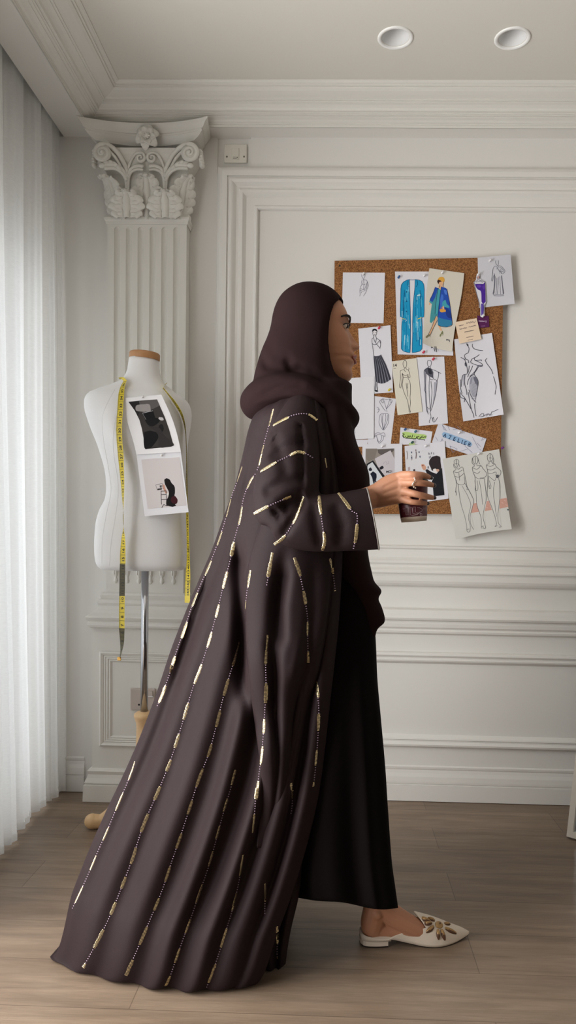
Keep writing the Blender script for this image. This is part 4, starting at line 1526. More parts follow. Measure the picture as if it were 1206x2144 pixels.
# 12 draped dress ----------------------------------------------------------------------------------
def w12(u, v):
    return (-2.6 * math.sin(PI * v) * (1 - u) * .5, 0)
P = sheet([(951, 710.5), (1030, 697), (1054.5, 868), (970, 882.5)], 1, 'large white sheet with an ink sketch of a draped corset gown', W1, curl=.003, corner=(1, 1, .010, .7), warp=w12)
I = Ink(P, 'drawing', *ZC8)
GS = (150, 150, 162)
I.fill('430,830 470,770 510,770 550,830 565,900 550,1000 530,1120 470,1100 430,1020 415,920', (178, 178, 190), True, 16)
I.fill('480,790 520,790 555,850 560,930 520,900 500,850', (112, 112, 126)); I.fill('440,800 470,790 450,900 430,900', (150, 150, 164))
I.fill('300,790 350,745 345,850 330,940 310,900', (184, 184, 196)); I.fill('560,590 635,590 630,610 575,612', (120, 120, 132)); I.fill('345,560 365,540 380,600 365,605', (90, 90, 102))
many(I, '''370,232 385,262 410,300 412,340 398,385 360,405 340,425 340,455 360,490
468,240 472,290 510,325 560,340 645,350
275,462 325,490 350,520 352,560 368,590 382,640 384,700 375,740 310,760 290,850 285,950
325,490 370,495 408,520 400,545 415,548
345,560 350,600 370,610
460,490 440,540 480,570 540,590 600,615 635,605 630,570
460,490 500,470 540,450 585,415
500,470 510,510 560,510 620,505 615,525
510,515 570,535 630,570
575,612 540,670 500,740 555,830 565,900 550,1000 530,1100
500,740 440,780 400,840 385,920
560,600 520,680 470,740 420,780
475,600 440,680 405,745 390,790
415,600 410,660 395,720
345,745 335,840 345,920 370,1010 378,1085
270,830 268,940 285,1040
280,1040 262,1090 280,1130 330,1150 350,1170
300,1045 290,1080 330,1120
330,1120 400,1240 450,1330 480,1400 495,1465
350,1150 330,1205
410,1000 440,1090 490,1170 530,1215
400,1040 420,1180 450,1320
505,1230 510,1330 530,1440
715,475 680,512
680,512 720,580 780,660 812,740
820,780 840,850 862,940 858,1000
855,1005 845,1080''', 1.15, INK)
for k in range(12):
    y = 900 + k * 24
    I.line([(555 - k * 3, y + 10), (520 - k * 3, y + 2), (470 - 2 * k, y - 16)], .7, GS)
for k in range(7):
    I.line([(545 - k * 4, 1080 + k * 18), (528 - k * 4, 1085 + k * 18)], .9, INK)
many(I, '''575,1450 620,1400 655,1400 650,1440 600,1450
660,1440 700,1410 720,1400
700,1440 740,1400 760,1430 795,1360
770,1420 800,1415
800,1370 900,1325''', .9, INK)
I.line('378,235 390,268 400,250', 1.8, DK)
I.done()
# 13 croquis 14 -----------------------------------------------------------------------------------
P = sheet([(819.5, 757), (872, 749.5), (884.5, 862), (832.5, 869.5)], 2, 'cream sheet with a plain standing figure and the number 14 in its corner', CRM, tilt=(.001, 0))
I = Ink(P, 'drawing', *Z6)
many(I, '''770,1090 760,1110 762,1140 775,1160 790,1150 796,1120 790,1096 770,1090
772,1092 780,1086 786,1094
772,1158 770,1175 740,1185 732,1200 735,1250 730,1300 725,1340 735,1356 745,1320 750,1270 752,1210
788,1152 790,1170 810,1180 818,1170 812,1160
810,1180 822,1210 828,1250 815,1255 806,1230
752,1210 762,1250 756,1290 752,1330 770,1400 800,1470 815,1540 818,1580
810,1225 805,1250 822,1290 832,1330 832,1400 828,1450 832,1500 824,1560 832,1588 820,1590 816,1578
790,1310 800,1390 806,1440
806,1310 800,1360
750,1222 780,1232 810,1226
760,1252 800,1254
770,1180 785,1200''', .8, (84, 80, 78))
I.text('14', 660, 1152, 42, (70, 68, 72), -.1, .012); I.line('668,1168 692,1164', .6, (90, 88, 90), False)
I.done()
# 14 one shoulder gown -------------------------------------------------------------------------------
P = sheet([(872, 748.5), (930, 746.5), (938, 886.5), (877, 892)], 1, 'white sheet with a pencil one shoulder gown, between the cream figure and the draped gown', W1)
I = Ink(P, 'drawing', *Z6)
I.fill('1000,1155 1030,1165 1052,1200 1050,1240 1052,1260 1000,1230 975,1200 966,1180', (92, 92, 104), True, 12)
I.fill('1000,1160 1030,1175 1040,1220 1010,1215', (52, 52, 62)); I.fill('966,1190 985,1205 980,1300 984,1400 992,1520 1006,1600 990,1590 975,1480 970,1330', (150, 150, 162), False, 14)
I.fill('1060,1300 1090,1300 1080,1400 1060,1480 1046,1540 1056,1430', (170, 170, 182), False, 10)
many(I, '''1000,1090 995,1115 1002,1140 1018,1150 1032,1130 1034,1100 1020,1088 1000,1090
1008,1145 1005,1160 966,1184 968,1260 972,1330 970,1380 985,1410
1024,1150 1030,1170 1080,1190 1130,1216
1098,1200 1106,1220 1096,1270 1080,1298
1052,1200 1050,1240 1056,1268 1088,1284 1090,1310 1082,1380 1066,1460 1044,1540 1020,1600
1010,1230 1024,1270 1050,1275
1020,1250 1012,1330 1014,1420 1022,1540 1012,1560 994,1540
985,1200 978,1330 984,1440 988,1560 1006,1612
1030,1290 1040,1380 1036,1480 1024,1580
1025,1600 1030,1640 1014,1680 1020,1696
1040,1640 1050,1680 1066,1684 1084,1660 1096,1640
1046,1660 1056,1640 1062,1676''', .9, INK)
I.done()
# 15 green note ------------------------------------------------------------------------------------------
P = sheet([(838.5, 895), (905.5, 903.5), (901, 930), (836, 931)], 0, 'white note with black handwriting over green highlighter', W1, 'note', 'paper_note')
I = Ink(P, 'writing', *ZD)
I.fill('615,140 650,130 760,150 880,165 892,195 870,215 780,210 680,205 625,185', (186, 214, 130)); I.fill('690,262 740,252 760,275 740,292 700,290', (190, 214, 150))
many(I, '''888,180 880,195 868,188 860,198 850,188 842,198 820,196
836,180 826,205 800,215 785,200 800,185 812,195
800,215 850,222 872,224 868,232
782,182 775,208 755,212
752,180 758,186
735,165 730,190 722,200
718,190 708,180 700,192 690,188 680,194
684,172 676,194 660,198
655,180 645,196 630,200 625,178
618,150 640,160 620,172 632,184 615,182
650,205 700,208 770,214
745,222 752,226
700,175 706,172
850,176 856,172''', 1.3, (36, 42, 22))
I.done()
# 16 atelier ------------------------------------------------------------------------------------------------
P = sheet([(918, 885.5), (1018.5, 918.5), (1005, 960), (904.5, 926)], 0, 'white card reading ATELIER in blue letters over a thin line pattern', (216, 216, 226), 'card', 'printed_card', tilt=(.002, 0))
I = Ink(P, 'printed_design', *Z8)
random.seed(11)
many(I, '''590,30 620,70 600,60 590,30
625,35 640,65
640,170 660,215 690,190 640,170
700,210 760,190
790,110 830,185
820,150 845,175
740,170 790,215
545,110 560,135
575,150 590,120 600,160
860,115 850,135 875,120
835,190 850,200
660,45 690,60 660,62
690,40 740,85
775,80 800,95''', .7, (134, 136, 160), smooth=False)
I.fill('590,78 615,80 680,104 740,126 782,146 785,172 740,160 660,134 596,108', (150, 182, 214), True, 10)
lx = [(595, 108), (630, 120), (661, 132), (690, 143), (716, 153), (733, 159), (759, 169)]
for ch, (x, y) in zip('ATELIER', lx):
    I.text(ch, x - 2, y, 36, (28, 54, 92), .34, .012)
    I.line([(x - 2, y + 1), (x + 14, y + 6)], .7, (28, 54, 92), False)
I.done()
# 17 photo with cards ----------------------------------------------------------------------------------------
P = sheet([(759, 930), (842, 929), (842.5, 1035), (757, 1036)], 2, 'white bordered photo print of cards on grey, partly behind the raised hand', W1, 'photo print', 'photo_print')
I = Ink(P, 'printed_image', *ZD)
I.fill('195,325 525,323 525,800 190,800', (150, 142, 136), False, 10)
I.fill('195,325 330,325 300,440 230,470 195,440', (134, 126, 120), False, 6); I.fill('330,325 520,323 515,360 450,370 380,400 340,380', (98, 92, 90), False, 6)
I.fill('300,440 480,345 525,440 525,800 430,800', (204, 198, 204), False, 12)
I.fill('205,500 280,460 430,660 420,800 205,800', (36, 36, 42), False, 12); I.fill('216,516 272,480 400,670 400,800 214,800', (212, 216, 222), False, 12)
I.fill('246,612 280,586 318,610 322,650 312,690 356,770 340,780 300,700 296,740 316,800 300,800 270,660', (30, 34, 48), False, 14)
I.fill('228,560 250,540 266,560 268,575 240,582', (40, 42, 54)); I.fill('350,545 385,522 402,540 398,552 366,566', (40, 40, 48)); I.fill('232,700 244,740 236,760', (50, 52, 60)); I.fill('420,640 438,628 442,650 426,662', (40, 40, 48))
I.text('MOI', 430, 604, 38, (30, 30, 38), -.06, .012)
many(I, '''425,470 440,500 430,510
450,470 460,490 445,500
400,500 410,480''', .6, (160, 150, 170))
I.done()
# 18 photo of a figure from behind -----------------------------------------------------------------------------
P = sheet([(847, 934), (931, 923.5), (939, 1044), (853, 1056)], 2, 'white bordered photo print of a figure in black seen from behind, drawing', W1, 'photo print', 'photo_print', curl=.002)
I = Ink(P, 'printed_image', *ZD)
I.fill('655,360 900,345 1050,400 1070,560 1100,865 690,905 672,600', (222, 222, 228), False, 14)
for (x, y, h_, w_) in ((668, 352, 95, 1.3), (722, 400, 60, 1.2), (770, 335, 105, 2.0), (817, 405, 25, 1.4)):
    I.line([(x, y), (x + 6, y + h_ * .5), (x + 2, y + h_)], w_, (120, 104, 108))
for (x, y) in ((722, 368), (808, 365), (722, 430), (818, 418)):
    I.fill([(x - 8, y), (x, y - 12), (x + 8, y), (x + 2, y + 14)], (92, 104, 122))
for (x, y) in ((915, 380), (930, 385), (950, 375), (975, 380), (925, 425), (940, 418)):
    I.line([(x, y - 10), (x + 2, y + 14)], 1.3, (90, 90, 100), False)
I.fill('925,460 960,418 1010,405 1048,420 1055,480 1062,555 1030,580 985,560 965,590 940,540 922,500', (52, 44, 46), True, 16)
I.fill('968,560 1000,555 1020,585 1000,604 975,596', (232, 226, 226)); I.fill('1000,560 1030,560 1040,580 1016,592', (206, 166, 146))
I.fill('1070,545 1100,865 975,872 968,780 955,700 985,640 1020,600', (34, 34, 40), False, 16); I.fill('880,570 900,560 960,600 1010,610 990,650 940,670 910,640', (40, 36, 42), False, 10)
I.fill('830,510 850,502 872,512 890,545 872,575 850,560 838,535', (212, 164, 140)); I.fill('846,514 858,512 856,526 846,524', (120, 40, 44)); I.fill('906,530 916,525 918,550 908,555', (70, 70, 80))
I.fill('680,540 700,535 705,570 684,578', (190, 170, 176)); I.fill('740,565 760,560 762,585 744,588', (70, 60, 66))
I.done()
# 19 three croquis ---------------------------------------------------------------------------------------------------
def w19(u, v):
    return (0, -3.0 * math.sin(PI * u) * v * v + (3.0 if u < .62 else -2.5) * sstep(.4, .8, u) * 0)
P = Paper('sketch_sheet', [(926.5, 960.5), (1045, 940.5), (1071.5, 1108), (954.5, 1129.5)], flat(4, .001, (.001, .004), (1, 1, .016, .8)), 'grey white sheet with three standing fashion figures, lowest at the right of the cork board', 'sketch', (212, 211, 206), 14, 18, w19, group=GRP)
I = Ink(P, 'drawing', *Z8)
I.fill('748,566 800,552 900,535 1018,516 1030,575 960,590 880,602 760,618', (206, 160, 146), False, 8)
for (x, y) in ((985, 545), (1000, 530), (1012, 560), (940, 560), (880, 575)):
    I.line([(x, y), (x + 12, y + 8)], .8, (228, 196, 186), False)
PAGE = (212, 211, 206)
for poly in ('700,430 745,420 800,540 780,610 800,710 772,735 750,735 735,640 712,540', '812,380 870,370 885,540 870,620 880,715 850,715 845,640 815,540', '895,350 965,350 972,500 970,600 982,705 940,705 935,640 895,520'):
    I.fill(poly, PAGE, False, 10)
def croquis(ox, oy, kx=1.0):
    T = lambda s: [(ox + float(t.split(',')[0]) * kx, oy + float(t.split(',')[1])) for t in s.split()]
    return T
for txt in ('''668,270 672,300 684,312 696,296 700,270 684,258 668,270
664,290 668,310 676,318
700,290 706,310
680,312 680,328 664,340 672,370 680,395 684,430 680,460 684,490
694,312 696,326 724,310 735,350 745,390 752,430 760,460 748,455
664,340 690,348 724,330
672,370 700,378 735,352
682,395 690,420 720,430 740,415 735,375
700,350 705,400
696,425 700,470 716,560 740,640 752,700 756,738 772,740 776,700 765,650 772,600 780,560 758,500 722,436
738,416 770,470 798,530 790,580 775,640 780,690 798,726
676,470 686,492 680,498
750,440 764,462''', '''792,250 795,275 808,290 824,280 826,252 810,236 792,250
790,250 788,280 798,296
826,250 834,280 842,292
802,292 802,306 790,314 796,350 806,370 808,410 812,460 824,466 828,440 822,400
820,290 822,302 846,300 860,320 886,355 870,380 840,384
790,314 820,325 846,302
800,345 825,352 842,340
808,375 830,388 868,385
806,400 815,480 820,560 840,620 850,660 850,712 858,716
868,385 876,440 882,520 868,590 862,650 878,712 866,718 858,700
836,400 850,480 858,560
812,440 808,462 820,468''', '''888,236 892,262 904,274 922,264 926,240 908,220 888,236
924,240 932,262 926,290
900,276 900,288 884,298 890,330 894,360 898,400 900,440 908,455 914,436 902,400
918,272 922,284 940,290 950,310 978,335 976,360 958,380
884,298 912,306 940,290
888,326 915,330 944,318
892,350 920,352 948,346 940,400 900,372
894,360 890,440 890,500 920,580 940,640 950,690 940,706 956,700
942,360 968,400 974,480 968,560 960,620 962,680 982,706 966,710
938,410 930,480 940,560 950,640
952,366 962,382
905,430 902,452 914,450''', '''684,262 684,300
676,288 692,288
808,240 810,284
908,224 908,270
900,250 918,250
752,726 770,722
850,706 868,702'''):
    many(I, txt, .8, (104, 104, 108))
I.fill('946,366 962,360 966,378 952,384', (92, 92, 98)); I.fill('1020,588 1032,592 1026,600', (60, 90, 90))
I.done()

# ---- pins ------------------------------------------------------------------------------------------------------------
def py_on(layer):
    return YBF - .0012 - layer * .0016 - .0005
WH = (232, 231, 234); RD = (206, 52, 80); BLU = (40, 88, 150); GRN = (44, 88, 84); YL = (214, 196, 56)
z6 = lambda x, y: (Z6[0] + x / Z6[2], Z6[1] + y / Z6[2])
z7 = lambda x, y: (Z7[0] + x / Z7[2], Z7[1] + y / Z7[2])
z8 = lambda x, y: (Z8[0] + x / Z8[2], Z8[1] + y / Z8[2])
zd = lambda x, y: (ZD[0] + x / ZD[2], ZD[1] + y / ZD[2])
for p, lay, c, lab in (
    (z6(375, 254), 0, WH, 'white push pin on the half figure sketch'), (z6(718, 284), 0, BLU, 'blue push pin at the top corner of the turquoise coat sheet'),
    (z6(966, 268), 0, WH, 'white push pin on the turquoise coat sheet beside the painted lady'), (z7(306, 240), 3, WH, 'white push pin above the painted lady in blue'),
    (z6(958, 1012), 0, RD, 'red push pin at the bottom of the turquoise coat sheet'), (z6(527, 776), 1, RD, 'red push pin above the lady in the pleated skirt'),
    (z6(625, 1378), 1, YL, 'yellow push pin at the bottom of the pleated skirt sketch'), (z6(1052, 1078), 1, RD, 'red push pin on the one shoulder gown sketch'),
    (z7(768, 124), 1, WH, 'white push pin on the kaftan sketch'), (z7(656, 254), 3, WH, 'white push pin on the head of the purple cut-out figure'),
    (z7(700, 662), 3, WH, 'white push pin at the feet of the purple cut-out figure'), (z8(343, 62), 0, BLU, 'blue push pin at the corner of the green highlighted note'),
    (z8(412, 76), 0, (52, 108, 140), 'teal blue push pin at the top middle of the green highlighted note'), (z8(390, 148), 0, GRN, 'dark green push pin under the handwriting of the highlighted note'),
    (z8(702, 84), 0, WH, 'white push pin on the ATELIER card'), (z8(830, 224), 4, WH, 'white push pin on the three figure sheet'),
    (z8(480, 172), 2, WH, 'white push pin on the photo of the figure in black'), (zd(385, 300), 2, WH, 'white push pin on the photo of cards'),
    ((1051.5, 938.5), -1, (120, 60, 140), 'purple push pin at the edge of the bare cork')):
    pin(p[0] - 1.0, p[1] + .5, py_on(lay), c, lab, (0.30, -0.22), .92)
# ================================================================ PERSON
YM = 1.78
ABM = mat('abaya_cloth', (38, 27, 29), .64, spec=.12, bump=.25, bscale=900, sheen=.0, var=.10, vscale=14)
HIJ = mat('hijab_cloth', (36, 23, 24), .85, spec=.06, bump=.15, bscale=1200, sheen=.0)
DRS = mat('dress_cloth', (13, 9, 9), .9, spec=.06, bump=.15, bscale=900)
SKIN = mat('skin', (186, 133, 104), .5, spec=.35, var=.05, vscale=30, bump=.05, bscale=400)
SKIN.node_tree.nodes['Principled BSDF'].inputs['Subsurface Weight'].default_value = .12
SKIN.node_tree.nodes['Principled BSDF'].inputs['Subsurface Radius'].default_value = (.008, .003, .002)
GOLD = mat('gold_thread', (240, 220, 172), .24, metal=.85)
BEAD = mat('bead_thread', (158, 138, 156), .3, metal=.5)
NAIL = mat('nail_polish', (52, 20, 22), .2)
person = empty('person', (at_z(870, 1985, 0).x - .25, YM, 0))

def d2seg(px, py, pts):
    best = 1e9; bt = 0
    n = len(pts) - 1
    for k in range(n):
        (ax, ay), (bx, by) = pts[k], pts[k + 1]
        dx, dy = bx - ax, by - ay
        t = max(0, min(1, ((px - ax) * dx + (py - ay) * dy) / (dx * dx + dy * dy)))
        d = math.hypot(px - ax - t * dx, py - ay - t * dy)
        if d < best:
            best = d; bt = (k + t) / n
    return best, bt

def crease(verts, lines, near=None):
    """press folds into the near side of a cloth: lines = (polyline px, width px, depth m)"""
    L_ = [([tuple(p[:2]) for p in pl], w, d, min(p[0] for p in pl) - 3 * w, max(p[0] for p in pl) + 3 * w, min(p[1] for p in pl) - 3 * w, max(p[1] for p in pl) + 3 * w) for pl, w, d in lines]
    for v in verts:
        if near is not None and v.y > near:
            continue
        x, y = proj(v)
        add = 0
        for pl, w, d, x0, x1, y0, y1 in L_:
            if x0 < x < x1 and y0 < y < y1:
                q, t = d2seg(x, y, pl)
                add += d * math.exp(-(q / w) ** 2) * min(1, 6 * min(t, 1 - t) + .15)
        if add:
            v.y += add

def remesh(mb, name, voxel, smooth=4, m=None, lines=None, near=None, parent=None):
    o = mb.build(name + '_raw', m)
    md = mod(o, 'REMESH', mode='VOXEL', voxel_size=voxel)
    if smooth:
        mod(o, 'SMOOTH', factor=.6, iterations=smooth)
    dg = bpy.context.evaluated_depsgraph_get()
    me = bpy.data.meshes.new_from_object(o.evaluated_get(dg))
    bpy.data.objects.remove(o)
    r = MB()
    r.v = [v.co.copy() for v in me.vertices]
    r.f = [tuple(p.vertices) for p in me.polygons]
    r.m = [0] * len(r.f); r.s = [True] * len(r.f)
    bpy.data.meshes.remove(me)
    if lines:
        crease(r.v, lines, near)
    return r

def closed_rows(tab, ym, ex=2.2, n=40, step=6, tilt=0.0):
    """solid of horizontal rings given by (py, x back, x front, half depth)"""
    rows = []
    py = tab[0][0]
    while True:
        xb, xf, dy = interp(tab, py)
        cb, cf = at_y(xb, py, ym), at_y(xf, py, ym)
        c = (cb + cf) / 2; h = (cf - cb) / 2
        r = []
        for j in range(n):
            a = 2 * PI * j / n
            ca, sa = math.cos(a), math.sin(a)
            r.append(c + h * math.copysign(abs(ca) ** (2 / ex), ca) + Vector((0, dy * math.copysign(abs(sa) ** (2 / ex), sa), 0)))
        rows.append(r)
        if py >= tab[-1][0]:
            break
        py = min(py + step, tab[-1][0])
    return rows

def add_solid(b, rows):
    n = len(rows[0])
    i = b.grid(rows, 0, True, close_u=True)
    b.face([i + j for j in range(n)][::-1], 0, True)
    b.face([i + (len(rows) - 1) * n + j for j in range(n)], 0, True)

# ---- abaya -------------------------------------------------------------------
AB = [  # py back, x back, y back | x front, py front | y(depth) back, front, near swell, far swell
    (846, 556, 680, 846, 1.78, 1.70, .085, .12), (870, 535, 690, 872, 1.78, 1.70, .105, .15), (905, 522, 698, 905, 1.78, 1.70, .120, .17), (950, 512, 705, 950, 1.78, 1.70, .125, .18), (1020, 494, 712, 1020, 1.78, 1.70, .115, .18),
    (1080, 472, 715, 1080, 1.78, 1.69, .105, .18), (1150, 447, 716, 1150, 1.78, 1.69, .100, .18), (1215, 419, 713, 1220, 1.78, 1.69, .100, .18), (1290, 388, 708, 1300, 1.78, 1.69, .100, .18), (1360, 361, 700, 1380, 1.78, 1.69, .100, .19),
    (1450, 331, 690, 1470, 1.775, 1.69, .100, .20), (1540, 297, 680, 1560, 1.77, 1.69, .100, .21), (1620, 262, 668, 1650, 1.765, 1.69, .102, .21), (1690, 229, 648, 1740, 1.76, 1.69, .104, .22), (1760, 198, 622, 1830, 1.755, 1.688, .106, .22),
    (1840, 166, 594, 1910, 1.75, 1.682, .108, .23), (1915, 139, 562, 1985, 1.742, 1.672, .109, .23), (2003, 109, 530, 2046, 1.735, 1.662, .080, .24)]
NS_, NR = 150, 190
def ab_row(t):
    tab = [(k / (len(AB) - 1),) + r for k, r in enumerate(AB)]
    return interp(tab, t)
def folds(s, t):
    g = sstep(.12, .75, t)
    a = 0
    for c, w, d in ((.16, .07, .016 + .008 * math.sin(4 * t)), (.30, .065, .026 + .010 * math.sin(5 * t + 2)), (.455, .06, .028 - .010 * math.sin(4 * t)), (.60, .05, .036), (.735, .04, .036), (.86, .035, .032)):
        a += d * math.exp(-((s - c - .015 * math.sin(5 * t + 9 * c)) / w) ** 2)
    a -= .010 * math.exp(-((s - .67) / .03) ** 2) + .012 * math.exp(-((s - .53) / .03) ** 2)
    return a * (.25 + .75 * g) * (1 - .65 * sstep(.82, 1, t)) * sstep(0, .06, s) + .0025 * math.sin(37 * s + 4 * t) * g
def ab_pt(s, t, side):
    py_b, xb, xf, py_f, yb, yf, dn, df = ab_row(t)
    B = at_y(xb, py_b, yb)
    Fp = at_y(xf, py_f, yf if side < 0 else 1.93)
    c = (1 - math.cos(PI * s)) / 2 if False else s ** 1.0
    c = .55 * s + .45 * (1 - math.cos(PI * s)) / 2
    p = B.lerp(Fp, c)
    sh = math.sin(PI * min(max(.02 + s * .93, 0), 1)) ** .75
    if side < 0:
        p.y += -dn * sh + folds(s, t)
    else:
        p.y += df * sh
    if t > .90:
        k = sstep(.90, 1, t)
        # let the hem come down to the floor
        p.z = lerp(p.z, .006 + .010 * (1 + math.sin(9 * s)) * (1 - k), k)
    return p
b = MB()
rows = []
for i in range(NR + 1):
    t = i / NR
    near = [ab_pt(j / NS_, t, -1) for j in range(NS_, -1, -1)]
    far = [ab_pt(j / 40, t, 1) for j in range(1, 41)]
    rows.append(near + far)
b.grid(rows, 0, True)
crease(b.v, [([(640, 1170), (600, 1240), (585, 1330)], 16, .014), ([(498, 1120), (500, 1250), (505, 1400), (515, 1500)], 13, .030), ([(440, 1200), (400, 1330), (360, 1450)], 14, .010), ([(560, 870), (540, 950), (520, 1040)], 10, .012), ([(545, 880), (520, 990), (500, 1100)], 9, .010)], 1.74)
abaya = b.build('abaya', ABM, person)
mod(abaya, 'SOLIDIFY', thickness=.0016, offset=1)
OCC = [(list(b.v), list(b.f))]
# side drape falling from the wide sleeve
DR = [(1095, 548, 700, .050), (1150, 528, 700, .052), (1200, 517, 696, .052), (1260, 514, 692, .052), (1330, 515, 682, .052), (1400, 520, 668, .052), (1470, 527, 648, .052), (1540, 537, 634, .044), (1600, 545, 622, .034), (1650, 547, 612, .024), (1700, 545, 602, .013), (1740, 541, 594, .004), (1775, 538, 588, .0)]
b = MB(); rows = []
ABVH = BVHTree.FromPolygons([tuple(v) for v in OCC[0][0]], OCC[0][1])
def base_y(px, py):
    h = ABVH.ray_cast(EYE, ray(px, py).normalized())
    return h[0].y if h[0] else 1.70
for i in range(111):
    py = lerp(1095, 1775, i / 110)
    xl, xr, d = interp(DR, py)
    yl = base_y(xl + 14, py); yr = base_y(min(xr, 690), py)
    r = []
    for j in range(61):
        s = j / 60
        x = lerp(xl, xr, s)
        arch = max(0, math.sin(PI * min(1, s * 1.02))) ** .55
        y = lerp(yl, yr, s) - .008 * min(1, d / .02) - d * arch * (1 - .35 * s)
        kf = min(1, d / .05)
        y += .020 * kf * math.exp(-((s - .42 - .06 * math.sin(py / 120)) / .09) ** 2) * sstep(1120, 1250, py) + .016 * kf * math.exp(-((s - .78) / .08) ** 2) * sstep(1150, 1300, py)
        if j == 0:
            y += .035 * kf
        r.append(at_y(x, py, y))
    rows.append(r)
b.grid(rows, 0, True)
crease(b.v, [([(655, 1230), (640, 1330), (610, 1430)], 14, -.008), ([(600, 1180), (585, 1270), (590, 1360)], 13, .014), ([(560, 1330), (575, 1420), (572, 1500)], 12, .008)])
drape = b.build('side_drape', ABM, abaya)
mod(drape, 'SOLIDIFY', thickness=.0016, offset=1)
OCC.append((list(b.v), list(b.f)))

# front flap lifted by the stride, over the near front edge
FLP = [(1580, 604, 672, .004), (1640, 590, 664, .012), (1720, 572, 652, .022), (1800, 556, 640, .028), (1880, 542, 625, .030), (1940, 534, 611, .030), (1985, 531, 603, .026), (2024, 536, 598, .020)]
b = MB(); rows = []
for i in range(61):
    py = lerp(1580, 2024, i / 60)
    xl, xr, d = interp(FLP, py)
    r = []
    for j in range(41):
        s = j / 40
        q = py + (16 * math.sin(PI * s) - 6 * s) * sstep(1900, 2018, py)
        y = lerp(1.684, 1.712, sstep(1600, 1850, py)) - d * math.sin(PI * s) ** .8 + .026 * min(1, d / .03) * math.exp(-((s - .66) / .11) ** 2) + .030 * (1 - s) ** 3 * sstep(1650, 1850, py)
        p = at_y(lerp(xl, xr, s), q, y)
        if p.z < .004:
            p.z = .004
        r.append(p)
    rows.append(r)
b.grid(rows, 0, True)
flap = b.build('front_flap', ABM, abaya)
mod(flap, 'SOLIDIFY', thickness=.0016, offset=1)
OCC.append((list(b.v), list(b.f)))

# ---- black inner dress ----------------------------------------------------------
DT = [(1130, 640, 760, .10), (1200, 640, 776, .10), (1330, 630, 786, .11), (1420, 622, 790, .12), (1500, 615, 797, .125), (1600, 605, 806, .13), (1700, 598, 812.5, .13), (1800, 596, 820, .13), (1850, 596, 827, .13), (1893, 600, 833, .125)]
b = MB()
rows = []
NP = 120
for i in range(81):
    py = lerp(1130, 1893, i / 80)
    xb, xf, dy = interp(DT, py)
    r = []
    g = sstep(1200, 1850, py)
    for j in range(NP):
        a = 2 * PI * j / NP
        ca, sa = math.cos(a), math.sin(a)
        x = (xb + xf) / 2 + (xf - xb) / 2 * math.copysign(abs(ca) ** .9, ca)
        y = YM + .02 + (dy * math.copysign(abs(sa) ** .9, sa)) * (1 + .10 * g * math.sin(7 * a + 2) + .05 * g * math.sin(11 * a))
        hem = sstep(1700, 1893, py)
        q = py + hem * (8 * sstep(700, 780, x) - 14 * sstep(740, 620, x) - 3 * math.sin(x / 22))
        zt_ = lerp(at_y(x, q, YM + .02).z, at_y(x, q, y).z, sstep(1500, 1893, py) if y < YM + .02 else 0)
        r.append(Vector((at_y(x, q, YM + .02).x, y, zt_)))
    rows.append(r)
b.grid(rows, 0, True, close_u=True)
dress = b.build('dress', DRS, person)
mod(dress, 'SOLIDIFY', thickness=.0016, offset=-1)

# ---- sleeve -----------------------------------------------------------------------
def ell_tube(b, pts, n=28):
    """pts: (px, py, y, half height px, half depth m)"""
    P = [at_y(p[0], p[1], p[2]) for p in pts]
    rows = []
    for k, p in enumerate(P):
        t = (P[min(k + 1, len(P) - 1)] - P[max(k - 1, 0)]).normalized()
        yv = Vector((0, 1, 0)); yv = (yv - t * yv.dot(t)).normalized()
        w = t.cross(yv)
        h = pts[k][3] * pts[k][2] / F_PX
        rows.append([p + w * h * math.cos(2 * PI * j / n) + yv * pts[k][4] * math.sin(2 * PI * j / n) for j in range(n)])
    add_solid(b, rows)
def dens(pts, n=6):
    return [tuple(v) for v in smooth_path_nd(pts, n)]
def smooth_path_nd(pts, n):
    out = []
    for k in range(len(pts) - 1):
        p0 = pts[k - 1] if k else pts[0]; p1, p2 = pts[k], pts[k + 1]; p3 = pts[k + 2] if k + 2 < len(pts) else pts[-1]
        for j in range(n):
            t = j / n
            out.append([.5 * (2 * b_ + (c_ - a_) * t + (2 * a_ - 5 * b_ + 4 * c_ - d_) * t * t + (3 * b_ - a_ - 3 * c_ + d_) * t ** 3) for a_, b_, c_, d_ in zip(p0, p1, p2, p3)])
    out.append(list(pts[-1]))
    return out
b = MB()
ell_tube(b, dens([(640, 845, 1.69, 30, .04), (628, 880, 1.665, 46, .052), (612, 950, 1.635, 60, .058), (600, 1020, 1.612, 68, .058), (596, 1070, 1.605, 66, .056), (596, 1100, 1.605, 50, .05)]))
ell_tube(b, dens([(572, 1100, 1.605, 34, .045), (600, 1096, 1.603, 50, .055), (650, 1097, 1.60, 58, .058), (705, 1094, 1.60, 61, .055), (760, 1088, 1.60, 65, .05), (840, 1080, 1.605, 68, .045)]))
sl = remesh(b, 'sleeve', .006, 10, ABM, [([(640, 1042), (612, 1050), (585, 1068)], 15, .020), ([(585, 1068), (572, 1078)], 14, .010), ([(632, 1050), (612, 1090), (590, 1125)], 9, .010), ([(655, 1050), (662, 1100), (672, 1150)], 10, .008),
    ([(560, 960), (600, 935), (650, 925)], 12, .008), ([(548, 1035), (590, 1010), (640, 1000)], 12, .009), ([(628, 870), (632, 940), (634, 1030)], 6, .008), ([(700, 1050), (715, 1100), (712, 1150)], 14, .008), ([(570, 900), (590, 960), (600, 1000)], 12, .006)], 1.60)
